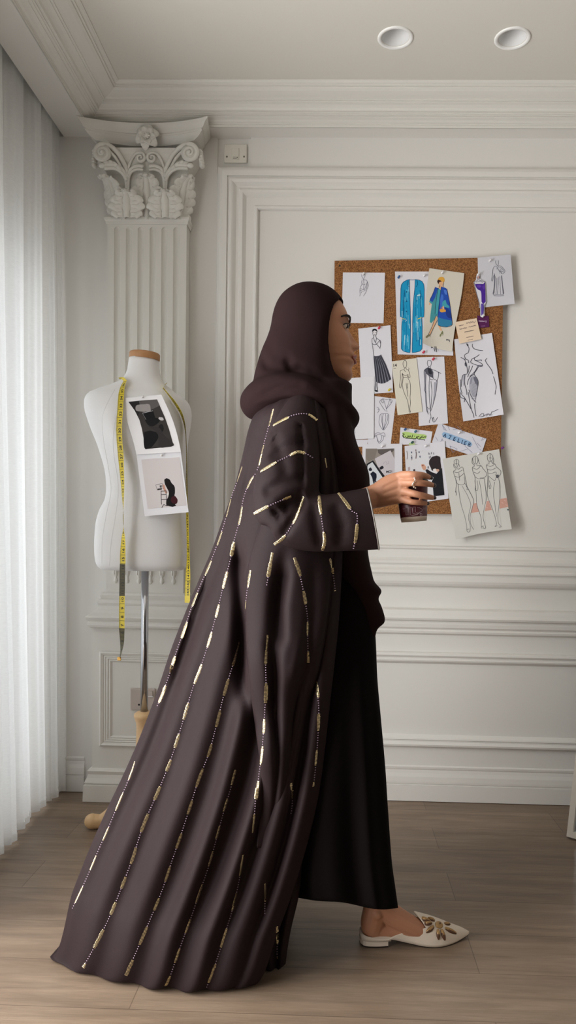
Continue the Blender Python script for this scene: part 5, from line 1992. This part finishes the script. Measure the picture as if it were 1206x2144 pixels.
# open the cuff
c1, c2 = at_y(767, 1018, 1.60), at_y(793, 1150, 1.60)
nrm_c = Vector((-(c2.z - c1.z), 0, c2.x - c1.x)).normalized()
if nrm_c.x < 0:
    nrm_c = -nrm_c
me = bpy.data.meshes.new('t'); me.from_pydata([tuple(v) for v in sl.v], [], sl.f)
bm = bmesh.new(); bm.from_mesh(me); bpy.data.meshes.remove(me)
res = bmesh.ops.bisect_plane(bm, geom=bm.verts[:] + bm.edges[:] + bm.faces[:], plane_co=c1, plane_no=nrm_c, clear_outer=True)
edge_loop = [e for e in bm.edges if e.is_boundary]
# ordered loop of the cuff edge
loop = []
if edge_loop:
    e0 = edge_loop[0]; v0 = e0.verts[0]; v = e0.verts[1]; loop = [v0.co.copy(), v.co.copy()]; used = {e0}
    while True:
        nx = [e for e in v.link_edges if e.is_boundary and e not in used]
        if not nx:
            break
        used.add(nx[0]); v = nx[0].other_vert(v)
        if v is v0:
            break
        loop.append(v.co.copy())
bm.verts.index_update()
r = MB(); r.v = [v.co.copy() for v in bm.verts]; r.f = [tuple(v.index for v in f.verts) for f in bm.faces]; r.m = [0] * len(r.f); r.s = [True] * len(r.f)
bm.free()
sleeve = r.build('sleeve', ABM, abaya)
mod(sleeve, 'SOLIDIFY', thickness=.002, offset=-1)
OCC.append((list(r.v), list(r.f)))
b = MB(); b.tube(loop[::2], .0016, 6, closed=True)
b.build('cuff_piping', mat('piping_grey', (128, 122, 116), .5), abaya)

# ---- head, hand, legs: one body -----------------------------------------------------
b = MB()
FACE = [(618, 690, 0, .040), (628, 708, 0, .052), (645, 721, 0, .060), (662, 728.5, 0, .066), (676, 731, 0, .068), (688, 728.5, 1, .068), (696, 729.5, 3.5, .068), (704, 731, 7, .067), (714, 733, 12.5, .066), (722, 734.5, 16.5, .064), (727, 735.5, 17.5, .063), (732, 736.5, 12.5, .061),
        (737, 737.5, 3, .060), (741, 740, 1.2, .058), (746, 743.5, .5, .056), (750, 743, 0, .055), (753.5, 739.5, 0, .053), (757, 742.5, 0, .051), (761, 742, 0, .050), (768, 737, 0, .047), (774, 736, 0, .044), (783, 738.5, 0, .039), (790, 737, 0, .034), (797, 731, 0, .028), (803, 720, 0, .022)]
rows = []
for i in range(94):
    py = lerp(618, 803, i / 93)
    xf, ns, w = interp(FACE, py)
    xb = 600 + max(0, 640 - py) * .9 + max(0, py - 745) * 1.3
    cx = 668 + max(0, py - 745) * .6
    r_ = []
    N = 64
    for j in range(N):
        a = 2 * PI * j / N
        ca, sa = math.cos(a), math.sin(a)
        if ca >= 0:
            x = cx + (xf - cx) * abs(ca) ** .72
        else:
            x = cx - (cx - xb) * abs(ca) ** .85
        yy = w * math.copysign(abs(sa) ** .9, sa)
        if ca > 0:
            x += ns * math.exp(-(yy / (.0075 + .0045 * sstep(715, 730, py))) ** 2)
            x += 3.0 * sstep(716, 727, py) * sstep(737, 730, py) * math.exp(-((abs(yy) - .012) / .006) ** 2)
            ex = math.exp(-((abs(yy) - .031) / .016) ** 2) * math.exp(-((py - 690) / 9) ** 2)
            x -= 6.0 * ex
            x += 3.0 * math.exp(-((abs(yy) - .040) / .018) ** 2) * math.exp(-((py - 722) / 16) ** 2)
            if abs(py - 753.5) < 12:
                x -= 1.5 * math.exp(-((abs(yy) - .026) / .006) ** 2) * math.exp(-((py - 753.5) / 7) ** 2)
        p = at_y(x, py, YM)
        r_.append(Vector((p.x, YM + yy, p.z)))
    rows.append(r_)
add_solid(b, rows)
def limb(pts, n=14):
    """(px, py, y, r) chain"""
    D = smooth_path_nd(pts, 5)
    b.tube([at_y(p[0], p[1], p[2]) for p in D], [p[3] for p in D], n)
    p = D[-1]; b.blob(at_y(p[0], p[1], p[2]), p[3], 0, 12, 8)
    p = D[0]; b.blob(at_y(p[0], p[1], p[2]), p[3], 0, 12, 8)
limb([(672, 775, YM, .046), (660, 815, YM, .044), (650, 850, YM, .055)])
limb([(645, 862, YM, .070), (640, 950, YM, .085), (650, 1060, YM, .080), (645, 1180, YM, .095), (645, 1250, YM, .090)])
limb([(645, 868, YM - .07, .045), (636, 880, 1.67, .040), (612, 980, 1.645, .033), (606, 1080, 1.635, .030)])
limb([(606, 1080, 1.635, .030), (660, 1078, 1.62, .030), (730, 1058, 1.618, .0265), (776, 1042, 1.630, .0245)])
limb([(645, 868, YM + .07, .045), (640, 885, 1.89, .040), (630, 1000, 1.90, .036), (650, 1110, 1.89, .032), (690, 1190, 1.87, .026)])
limb([(650, 1240, YM + .05, .075), (700, 1420, 1.83, .065), (738, 1600, 1.85, .044), (758, 1720, 1.85, .039), (780, 1840, 1.846, .030), (789, 1895, 1.846, .029)])
limb([(640, 1240, YM - .04, .075), (590, 1420, 1.75, .062), (545, 1600, 1.76, .048), (490, 1760, 1.765, .044), (440, 1900, 1.77, .030), (440, 1945, 1.77, .027)])
limb([(440, 1950, 1.77, .026), (480, 1975, 1.77, .020), (520, 1990, 1.77, .016)])
# front foot
fy = 1.846
limb([(791, 1880, fy, .030), (781, 1925, fy, .030), (780, 1940, fy, .0285)])
limb([(793, 1893, fy, .0285), (820, 1915, fy, .028), (850, 1933, fy + .003, .026), (880, 1947, fy + .008, .023), (925, 1958, fy + .02, .014)])
limb([(782, 1944, fy, .022), (830, 1950, fy, .018), (880, 1956, fy + .006, .020)])
for yy in (-.026, .026):
    b.blob(at_y(790, 1916, fy + yy * 1.05), (.011, .009, .012), 0, 12, 8)
# hand
HX = 1.622
hand_rows = [(778, 1041, 1.632, 24, .021), (795, 1036, 1.628, 27, .020), (815, 1027, 1.622, 31, .019), (832, 1022, 1.617, 33, .017), (845, 1021, 1.612, 32, .0135), (853, 1022, 1.610, 28, .009)]
ell_tube(b, dens(hand_rows, 4), 24)
FING = [
    [(832, 998, 1.616, .0098), (842, 994.5, 1.606, .0096), (862, 993.2, 1.588, .0082), (882, 994.5, 1.590, .0076), (893, 997, 1.602, .0068), (899.5, 1000, 1.612, .0058)],
    [(836, 1012, 1.612, .0098), (847, 1010.5, 1.601, .0098), (868, 1010.5, 1.584, .0085), (888, 1012, 1.588, .0078), (899, 1014, 1.602, .0070), (906, 1016, 1.613, .0060)],
    [(838, 1028, 1.612, .0096), (848, 1029.5, 1.602, .0094), (869, 1034, 1.586, .0080), (889, 1038.5, 1.590, .0074), (900, 1041, 1.602, .0066), (906.5, 1042, 1.612, .0058)],
    [(836, 1043, 1.616, .0090), (846, 1047, 1.606, .0085), (863, 1051, 1.592, .0070), (878, 1052.5, 1.594, .0064), (888, 1053.5, 1.604, .0058), (893, 1054, 1.612, .0050)]]
for f in FING:
    limb([(p[0], p[1], p[2], p[3] * .90) for p in f], 12)
limb([(800, 1030, 1.640, .014), (822, 1014, 1.664, .0125), (845, 1008, 1.684, .0105), (868, 1012, 1.692, .0095), (884, 1018, 1.688, .0075)], 12)
body = remesh(b, 'body', .0023, 2, SKIN)
# tendon lines on the back of the hand
crease(body.v, [([(800, 1022), (838, 1003)], 3.0, .0012), ([(800, 1034), (838, 1020)], 3.0, .0014), ([(802, 1046), (836, 1038)], 3.0, .0012), ([(840, 1003), (900, 1005.5)], 1.5, .0035), ([(840, 1019.5), (890, 1025)], 1.6, .0035), ([(840, 1038), (890, 1046.5)], 1.5, .0035)], 1.63)
for f in FING:   # knuckles
    c = at_y(f[1][0], f[1][1], f[1][2])
    for v in body.v:
        d = (v - c).length
        if d < .018 and v.y < c.y:
            v.y -= .0016 * (1 - d / .018)
bodyo = body.build('body', SKIN, person)
# nails
for f in FING:
    p = Vector(at_y(*f[-1][:3])); q = Vector(at_y(*f[-2][:3]))
    d = (p - q).normalized()
    out = Vector((.55, -.83, 0)); out = (out - d * out.dot(d)).normalized()
    side = d.cross(out)
    M = Matrix((d, side, out)).transposed()
    bb_ = MB(); bb_.blob(p + out * f[-1][3] * .58 + d * .0008, (.0072, f[-1][3] * .74, f[-1][3] * .40), 0, 14, 8, M)
    bb_.build('fingernail', NAIL, bodyo)
# eyes, brows, lips
for s in (-1, 1):
    p = at_y(721.5, 691, YM); c = Vector((p.x, YM + s * .030, p.z))
    e_ = MB(); e_.blob(c, (.0088, .0100, .0052), 0, 18, 12)
    eo = e_.build('eye', mat('eye_white', (226, 220, 212), .25), bodyo)
    e_ = MB(); e_.blob(c + Vector((.0040, -s * -.0012, 0)), (.0056, .0070, .0048), 0, 14, 10); e_.build('iris', mat('iris_brown', (44, 26, 18), .15), eo)
    e_ = MB()
    pts = [Vector((at_y(x, y, YM).x, YM + s * l, at_y(x, y, YM).z)) for x, y, l in ((732, 678, .012), (732.5, 673, .024), (729, 671, .036), (721, 673, .048), (715, 677, .055))]
    e_.tube(smooth_path(pts, 5), [.0022] * 6 + [.0028] * 8 + [.0018] * 7, 8)
    e_.build('eyebrow', mat('hair_dark', (34, 24, 20), .7), bodyo)
    e_ = MB()
    pts = [Vector((at_y(x, y, YM).x, YM + s * l, at_y(x, y, YM).z)) for x, y, l in ((730, 691, .016), (731, 686.5, .024), (729.5, 685.5, .032), (724, 687.5, .041), (719, 691, .046))]
    e_.tube(smooth_path(pts, 5), .0013, 6)
    e_.build('eyelashes', mat('hair_dark', (34, 24, 20), .7), bodyo)
e_ = MB()
for yrow, xr, r0 in ((746.5, 744.2, .0042), (758.5, 743.2, .0050)):
    pts = [Vector((at_y(xr - 5.5 * abs(q) ** 1.6 - .6, yrow + (752.5 - yrow) * abs(q) ** 1.5, YM).x, YM + .025 * q, at_y(xr, yrow + (752.5 - yrow) * abs(q) ** 1.5, YM).z)) for q in [k / 8 - 1 for k in range(17)]]
    e_.tube(pts, [.0012 + r0 * (1 - abs(k / 8 - 1) ** 1.6) * .8 for k in range(17)], 8)
e_.build('lips', mat('lips_rose', (160, 88, 80), .4), bodyo)
# ring on the middle finger
g = FING[1]
cr = Vector(at_y(868.5, 1010.8, 1.584)); t_ = (Vector(at_y(888, 1012, 1.588)) - Vector(at_y(847, 1010.5, 1.601))).normalized()
M = t_.to_track_quat('Z', 'Y').to_matrix()
bb_ = MB()
bb_.tube([cr + M @ Vector((.0098 * math.cos(a), .0098 * math.sin(a), .0022 * math.sin(3 * a))) for a in [2 * PI * k / 40 for k in range(40)]], .0012, 8, closed=True)
for k in range(12):
    a = 2 * PI * k / 12
    bb_.blob(cr + M @ Vector((.0106 * math.cos(a), .0106 * math.sin(a), .0024 * math.sin(3 * a))), .0017, 0, 8, 6)
bb_.build('ring', mat('ring_silver', (236, 226, 214), .12, metal=.9), person)

# ---- hijab ------------------------------------------------------------------------
HD = [(597, 642, 650, .006), (599, 631, 664, .028), (604, 615, 683, .050), (611, 603, 698, .066), (621, 590, 710, .078), (634, 581, 720, .086), (650, 574, 729, .091), (670, 569.5, 736, .094), (690, 566, 740, .096), (710, 559, 742, .096), (730, 550, 742, .095), (750, 543, 742, .094), (770, 537, 741, .095),
      (785, 533, 739, .097), (800, 531, 738, .10), (820, 530, 737, .105), (845, 530, 737, .11)]
b = MB()
add_solid(b, closed_rows(HD, YM, 2.1, 48, 4))
CW = [(540, 843, YM, .043), (552, 828, 1.735, .040), (575, 816, 1.702, .035), (610, 808, 1.676, .031), (650, 818, 1.668, .030), (690, 842, 1.682, .030), (718, 866, 1.72, .029), (728, 876, YM, .028)]
CWF = [(p[0], p[1], 2 * YM - p[2], p[3]) for p in CW[-2:0:-1]]
D = smooth_path_nd(CW + CWF + [CW[0]], 5)[:-1]
b.tube([at_y(*p[:3]) for p in D], [p[3] for p in D], 16, closed=True)
CH = [(808, 640, 736, .085), (850, 650, 736.5, .105), (880, 655, 738, .122), (905, 656, 741, .128), (935, 658, 749, .128), (970, 660, 764, .122), (995, 662, 773, .116), (1040, 664, 773, .112), (1100, 668, 768, .105), (1160, 676, 771, .095), (1200, 690, 779, .08), (1220, 703, 785, .07), (1233, 710, 798, .064), (1243, 714, 799, .060), (1251, 718, 790, .058), (1264, 725, 797, .05), (1292, 740, 806, .042), (1304, 748, 806, .038), (1312, 752, 794, .035), (1322, 760, 788, .028), (1338, 768, 787, .014)]
add_solid(b, closed_rows(CH, YM - .01, 2.1, 48, 6))
hj = remesh(b, 'hijab', .0045, 8, HIJ, [([(540, 735), (560, 765), (600, 772), (640, 770)], 11, .012), ([(600, 745), (608, 770), (650, 782), (690, 812)], 9, .014), ([(552, 700), (570, 740), (605, 760)], 14, .006),
    ([(530, 845), (565, 838), (610, 826), (655, 838)], 6, -.004), ([(545, 826), (590, 806), (640, 804)], 6, .005), ([(700, 640), (686, 690), (684, 750), (696, 800)], 10, .004)], 1.76)
XO = [(590, 800), (628, 760), (634, 719), (645, 709), (660, 700), (690, 692), (730, 689), (762, 692), (785, 698), (798, 706), (805, 722), (809, 760), (812, 900)]
keep = []
for f in hj.f:
    c = sum((hj.v[k] for k in f), Vector()) / len(f)
    px, py = proj(Vector((c.x, YM, c.z)))
    # the opening follows the same line on both sides; measured in the side view
    if 634 < py < 809 and px > interp(XO, py)[0]:
        continue
    keep.append(f)
h2 = MB(); h2.v = hj.v; h2.f = keep; h2.m = [0] * len(keep); h2.s = [True] * len(keep)
hijab = h2.build('hijab', HIJ, person)
bm = bmesh.new(); bm.from_mesh(hijab.data)
bmesh.ops.delete(bm, geom=[v for v in bm.verts if not v.link_faces], context='VERTS')
for _ in range(4):
    bv = [v for v in bm.verts if v.is_boundary]
    new = {}
    for v in bv:
        nb_ = [e.other_vert(v) for e in v.link_edges if e.is_boundary]
        if len(nb_) == 2:
            new[v] = v.co * .4 + (nb_[0].co + nb_[1].co) * .3
    for v, c in new.items():
        v.co = c
for v in bm.verts:
    if v.is_boundary:
        px, py = proj(Vector((v.co.x, YM, v.co.z)))
        if 640 < py < 803:
            dx = interp(XO, py)[0] - px
            if abs(dx) < 12:
                v.co.x += dx * YM / F_PX
bm.to_mesh(hijab.data); bm.free()
mod(hijab, 'SOLIDIFY', thickness=.004, offset=-1)
mod(hijab, 'SMOOTH', factor=.5, iterations=3)
OCC.append((list(h2.v), list(h2.f)))

# ---- embroidery --------------------------------------------------------------------
BV = []
for vs, fs in OCC:
    BV.append(BVHTree.FromPolygons([tuple(v) for v in vs], fs))
def hit(px, py):
    d = ray(px, py).normalized(); best = None
    for t in BV:
        h = t.ray_cast(EYE, d)
        if h[0] is not None and (best is None or h[3] < best[3]):
            best = h
    if best is None:
        return None
    n = best[1]
    if n.dot(d) > 0:
        n = -n
    return best[0], n
eb = MB()
def stripe(txt, phase=0.0, bar=34, gap=32, w=7.0, seed=0):
    rnd = random.Random(seed)
    pts = [Vector((float(t.split(',')[0]), float(t.split(',')[1]), 0)) for t in txt.split()]
    P = smooth_path(pts, 8)
    # resample
    step = 2.6; out = [P[0]]; acc = 0
    for k in range(len(P) - 1):
        a, c = P[k], P[k + 1]; L_ = (c - a).length; pos = step - acc
        while pos <= L_:
            out.append(a.lerp(c, pos / L_)); pos += step
        acc = (acc + L_) % step
    s = -phase; mode = 1; lim = bar
    prev = None
    for k in range(len(out) - 1):
        s += step
        if s > lim:
            mode = 1 - mode; s = 0; lim = (bar if mode else gap) * rnd.uniform(.75, 1.25)
        h = hit(out[k].x, out[k].y)
        if not h:
            prev = None
            continue
        p, n = h
        h1 = hit(out[k + 1].x, out[k + 1].y)
        if not h1 or (h1[0] - p).length > .03:
            continue
        t = (h1[0] - p).normalized(); q = t.cross(n)
        if q.length < 1e-5:
            continue
        q.normalize()
        sc = p.y / F_PX
        if mode:
            hw = w * .5 * sc * (.8 if s < step * 1.5 or s > lim - step * 1.5 else 1)
            a = p + n * .0012; lt = step * .40 * sc
            pr = [a - t * lt, a + n * .0012, a + t * lt]
            eb.grid([[x - q * hw - n * .0008, x - q * hw * .6, x + q * hw * .6, x + q * hw - n * .0008] for x in pr], 0, True)
        elif k % 2 == 0:
            eb.blob(p + n * .001, (1.9 * sc, 1.9 * sc, 1.4 * sc), 1, 6, 4)
ST = ['508,978 494,1020 486,1042 470,1100 447,1165 427,1212 406,1262 388,1315 366,1378 346,1440 328,1484', '283,1595 272,1628 250,1680 228,1733 205,1785 183,1837 163,1880 150,1908',
      '573,858 561,905 550,945 540,985 524,1010 511,1045 503,1090 492,1130 481,1180 470,1222 458,1272 441,1335 422,1395 404,1443 384,1510 362,1580 343,1630 325,1672 300,1730 277,1800 255,1858 232,1915 205,1970 173,2029',
      '500,1345 487,1393 469,1455 453,1520 437,1578 416,1632 397,1692 377,1753 359,1805 340,1862 317,1919 291,1980 263,2044',
      '492,1612 482,1650 468,1697 454,1748 437,1810 416,1871 395,1933 376,1985 357,2040 345,2066', '508,1790 498,1850 483,1915 464,1978 446,2032 430,2072',
      '560,1330 556,1385 557,1430 556,1470 554,1515 550,1570 543,1625 535,1680 528,1745', '617,1168 629,1208 639,1262 643,1300 643,1340 646,1390', '525,1195 519,1235 515,1275',
      '571,1158 564,1195 558,1232', '690,1170 697,1205 701,1240', '664,1425 667,1480 665,1540 660,1600 655,1650', '609,1640 611,1670 609,1710', '554,1850 555,1890 556,1915', '579,1940 581,1975 580,2010',
      '574,890 600,876 622,868 645,868 666,882', '547,987 575,970 600,958 622,947 640,950 656,960', '531,1076 556,1063 585,1049 612,1038', '636,1040 626,1070 612,1100 597,1122 573,1142', '668,1040 671,1065 676,1100 680,1132 674,1156', '709,1034 724,1052 737,1070 748,1078 747,1108 744,1132 739,1154', '680,960 684,982']
for k, t in enumerate(ST):
    stripe(t, phase=(0, 10, 5, 20, 0, 12, 30, 8, 4, 20, 0, 3, 0, 6, 4, 4, 6, 4, 30, 6, 10, 0)[k], seed=k, w=(5 if k == 1 else 8.2 if k < 15 else 7))
eb.build('gold_embroidery', [GOLD, BEAD], abaya, normals=False)

# ---- mule shoe ------------------------------------------------------------------------
SHW = mat('mule_leather', (226, 212, 196), .45, spec=.4); SOLE = mat('mule_sole', (40, 30, 26), .5); LIN = mat('mule_lining', (206, 184, 152), .6)
hp = at_z(752, 1975, 0.0); hc = Vector((at_y(752.5, 1970, 1.842).x, 1.842, 0)); tc_ = Vector((at_y(981.5, 1955, 1.885).x, 1.885, 0))
AX = (tc_ - hc); LEN = AX.length; AX.normalize(); SD_ = Vector((-AX.y, AX.x, 0))
def shp(q, s, z):
    return hc + AX * (q * LEN) + SD_ * s + Vector((0, 0, z))
WQ = [(0, .004), (.015, .016), (.05, .024), (.15, .0285), (.3, .027), (.45, .030), (.62, .039), (.72, .038), (.82, .029), (.92, .015), (.98, .006), (1, .0015)]
BQ = [(0, .020), (.15, .020), (.26, .019), (.40, .010), (.52, .0035), (.62, .0015), (.75, .0015), (.88, .004), (1, .010)]
VQ = [(.44, .080), (.485, .073), (.55, .066), (.65, .056), (.75, .045), (.85, .034), (.93, .026), (1, .0155)]
shoe = None
b = MB()
rows = []
for k in range(41):
    q = k / 40
    w_ = interp(WQ, q)[0]; z0 = interp(BQ, q)[0]; th = .006
    rows.append([shp(q, -w_, z0 + .0018), shp(q, -w_ * .5, z0 + .0018), shp(q, w_ * .5, z0 + .0018), shp(q, w_, z0 + .0018), shp(q, w_ * .96, z0 + th), shp(q, -w_ * .96, z0 + th)])
add_solid(b, rows)
shoe = b.build('mule_shoe', SHW, person)
b = MB(); rows = []
for k in range(41):
    q = k / 40
    w_ = interp(WQ, q)[0] * 1.03 + .0004; z0 = interp(BQ, q)[0]
    rows.append([shp(q, -w_, z0 - .0010), shp(q, w_, z0 - .0010), shp(q, w_, z0 + .0018), shp(q, -w_, z0 + .0018)])
add_solid(b, rows)
b.build('outsole', SOLE, shoe)
for nm_, z0, z1, m_ in (('heel_block', .004, .021, SHW), ('heel_tip', .0008, .004, SOLE)):
    b = MB(); rows = []
    for z in (z0, z1):
        r_ = []
        for k in range(13):
            q = .003 + .235 * k / 12
            r_.append(shp(q + (.01 if nm_ == 'heel_tip' and k == 0 else 0), -interp(WQ, q)[0] * .99, z))
        for k in range(12, -1, -1):
            q = .003 + .235 * k / 12
            r_.append(shp(q, interp(WQ, q)[0] * .99, z))
        rows.append(r_)
    add_solid(b, rows)
    for i_ in range(len(b.s)):
        b.s[i_] = False
    b.build(nm_, m_, shoe)
b = MB(); rows = []
NPH = 48
def q0(ph):
    f = abs(ph)
    return lerp(.485, .572, f / .55) if f < .55 else lerp(.572, .235, ((f - .55) / .45) ** 1.1)
for k in range(41):
    r_ = []
    for j in range(NPH + 1):
        ph = -1 + 2 * j / NPH
        q = lerp(q0(ph), 1, (k / 40))
        w_ = interp(WQ, q)[0] * 1.02; z0 = interp(BQ, q)[0] + .001; zt = interp(VQ, max(q, .44))[0]
        a = ph * PI / 2
        x = w_ * math.copysign(abs(math.sin(a)) ** .85, a)
        z = z0 + (zt - z0) * max(math.cos(a), 0) ** .80
        r_.append(shp(q, x, z))
    rows.append(r_)
b.grid(rows, 0, True)
vamp = b.build('vamp', SHW, shoe)
mod(vamp, 'SOLIDIFY', thickness=.0018, offset=0)
VB = BVHTree.FromPolygons([tuple(v) for v in b.v], b.f)
# low rim round the heel
b = MB(); rows = []
for k in range(31):
    a = -1 + 2 * k / 30
    q = .003 + .26 * abs(a) ** 1.5
    w_ = interp(WQ, q)[0] * 1.02 * (1 if a > 0 else -1)
    zr = .024 + .012 * (1 - abs(a)) ** 2
    rows.append([shp(q, w_, .016), shp(q - .004 * (1 - abs(a)), w_, zr)])
b.grid(rows, 0, True)
rim = b.build('heel_rim', SHW, shoe); mod(rim, 'SOLIDIFY', thickness=.0016, offset=0)
# embroidered sun
def vh(px, py):
    d = ray(px, py).normalized(); h = VB.ray_cast(EYE, d)
    if h[0] is None:
        return None
    n = h[1] if h[1].dot(d) < 0 else -h[1]
    return h[0], n
zs6 = lambda x, y: (720 + x / 4.02, 1860 + y / 4.02)
SUNG = mat('sun_gold', (176, 140, 92), .4, metal=.35); SUND = mat('sun_bronze', (96, 64, 44), .5)
b = MB()
for (x0, y0, x1, y1) in ((720, 275, 618, 238), (735, 290, 648, 296), (752, 318, 692, 366), (788, 345, 796, 424), (818, 345, 848, 430), (850, 335, 942, 376), (845, 300, 892, 304), (760, 275, 705, 250)):
    h0, h1 = vh(*zs6(x0, y0)), vh(*zs6(x1, y1))
    if not h0 or not h1:
        continue
    p0, p1 = h0[0] + h0[1] * .0015, h1[0] + h1[1] * .0015
    hm = vh(*zs6((x0 + x1) / 2, (y0 + y1) / 2)); pm = hm[0] + hm[1] * .002
    pts = smooth_path([p0, pm, p1], 6)
    b.tube(pts, [.0012 + .0036 * math.sin(PI * (.15 + .8 * k / 12)) for k in range(13)], 8, 0)
    b.tube([p + Vector((0, -.0002, -.0018)) for p in pts], [.0012 + .0042 * math.sin(PI * (.15 + .8 * k / 12)) for k in range(13)], 8, 1)
hs = vh(*zs6(800, 308))
if hs:
    M = hs[1].to_track_quat('Z', 'Y').to_matrix()
    b.blob(hs[0] + hs[1] * .001, (.0125, .0098, .0035), 0, 20, 8, M)
    b.blob(hs[0] + hs[1] * .0042 + Vector((.001, 0, .002)), (.0035, .002, .001), 1, 10, 6, M)
b.build('sun_applique', [SUNG, SUND], shoe)
tag(person, 'person in dark brown embroidered abaya and hijab walking across the room holding a cup', 'person')

# ---- coffee cup ---------------------------------------------------------------------------
YC = 1.640
ct = at_y(861.5, 1012, YC); cb_ = at_y(866.8, 1092, YC)
axc = (ct - cb_); HC = axc.length; axc.normalize()
MC = axc.to_track_quat('Z', 'Y').to_matrix()
rb, rt = 27.0 * YC / F_PX, 33.5 * YC / F_PX
cup = empty('coffee_cup', cb_)
rr = lambda h: lerp(rb, rt, h / HC)
b = MB()
b.lathe([(rb * .9, .003), (rb * .97, 0), (rr(.010), .010), (rr(.0101), .0101), (rr(HC), HC), (rr(HC) * .96, HC), (rb * .95, .004)], cb_, 48, axis=MC, cap=True)
for i_, f in enumerate(b.f):
    zc_ = sum(((b.v[k] - cb_).dot(axc) for k in f)) / len(f)
    rad_ = sum(((b.v[k] - cb_) - axc * (b.v[k] - cb_).dot(axc)).length for k in f) / len(f)
    b.m[i_] = 1 if zc_ < .0099 else 0
b.build('cup_wall', [mat('cup_maroon', (92, 34, 46), .4), mat('cup_cream', (212, 200, 186), .5)], cup)
b = MB(); b.lathe([(rt * 1.0, HC - .003), (rt * 1.05, HC - .002), (rt * 1.05, HC + .003), (rt * .98, HC + .006), (rt * .92, HC + .013), (rt * .80, HC + .013), (rt * .76, HC + .009), (.001, HC + .009)], cb_, 48, axis=MC)
b.build('lid', mat('lid_black', (24, 20, 20), .35), cup)
b = MB()
def cupt(px, py):
    d = ray(px, py).normalized()
    # nearest point of the cone, found by marching along the ray
    t = 1.45
    for _ in range(60):
        p = EYE + d * t; q = p - cb_; h = q.dot(axc); e_ = (q - axc * h).length - rr(h) - .0005
        t += e_ * .8
    return EYE + d * t
zc2 = lambda x, y: (760 + x / 6.7, 960 + y / 6.7)
for txt, w_ in (('600,690 600,790', 1.0), ('640,690 640,790', 1.0), ('596,690 646,690', .8), ('596,790 646,790', .8), ('618,700 618,780', .6), ('700,680 700,770', 1.2), ('735,680 735,750', 1.0), ('700,680 740,678', .8), ('660,690 665,790 690,800 780,770 760,760 700,775 690,690', 1.0), ('690,690 660,690', .7), ('690,800 760,790 790,760', 1.2), ('760,690 790,690 830,710 830,740 780,760', .9), ('800,770 825,770 828,800 805,805 800,770', 1.0), ('840,680 890,684', .7), ('842,700 890,704', .7), ('843,720 888,724', .7), ('560,700 590,702', .6), ('562,720 590,722', .6), ('564,740 590,742', .6)):
    P = [Vector((*zc2(*[float(v) for v in t.split(',')]), 0)) for t in txt.split()]
    D = []
    for k in range(len(P) - 1):
        D += [P[k].lerp(P[k + 1], j / 5) for j in range(5)]
    D.append(P[-1])
    b.tube([cupt(p.x, p.y) for p in D], w_ * .00045, 5)
b.build('printed_logo', mat('logo_pink', (188, 160, 166), .5), cup)
tag(cup, 'small maroon takeaway coffee cup with cream base band held in the raised hand', 'cup')
# ================================================================ LIGHT
w = bpy.data.worlds.new('sky'); SC.world = w; w.use_nodes = True
bg = w.node_tree.nodes['Background']
bg.inputs[0].default_value = (0.75, 0.86, 1.0, 1); bg.inputs[1].default_value = 0.6
def area(name, loc, rot, sx, sy, power, col):
    l = bpy.data.lights.new(name, 'AREA'); l.shape = 'RECTANGLE'; l.size = sx; l.size_y = sy; l.energy = power; l.color = col
    o = bpy.data.objects.new(name, l); o.location = loc; o.rotation_euler = rot; COL.objects.link(o)
    return o
for k, (y0, y1) in enumerate(WINS):
    zc = (WZ0 + WZT[k]) / 2; hz = WZT[k] - WZ0
    area('daylight_%d' % k, (XL - 0.30, (y0 + y1) / 2, zc), (0, -PI / 2, 0), hz, y1 - y0, (12, 118)[k], ((.97, .985, 1.0), (1.0, .985, .96))[k])  # second lamp shines through the added, unseen window
SC.view_settings.view_transform = 'Standard'
SC.view_settings.look = 'None'
SC.view_settings.gamma = 1
SC.view_settings.use_curve_mapping = False
SC.view_settings.exposure = 0.2
SC.cycles.max_bounces = 10
SC.cycles.diffuse_bounces = 6
SC.cycles.transparent_max_bounces = 24
SC.cycles.use_denoising = True
SC.cycles.sample_clamp_indirect = 6.0
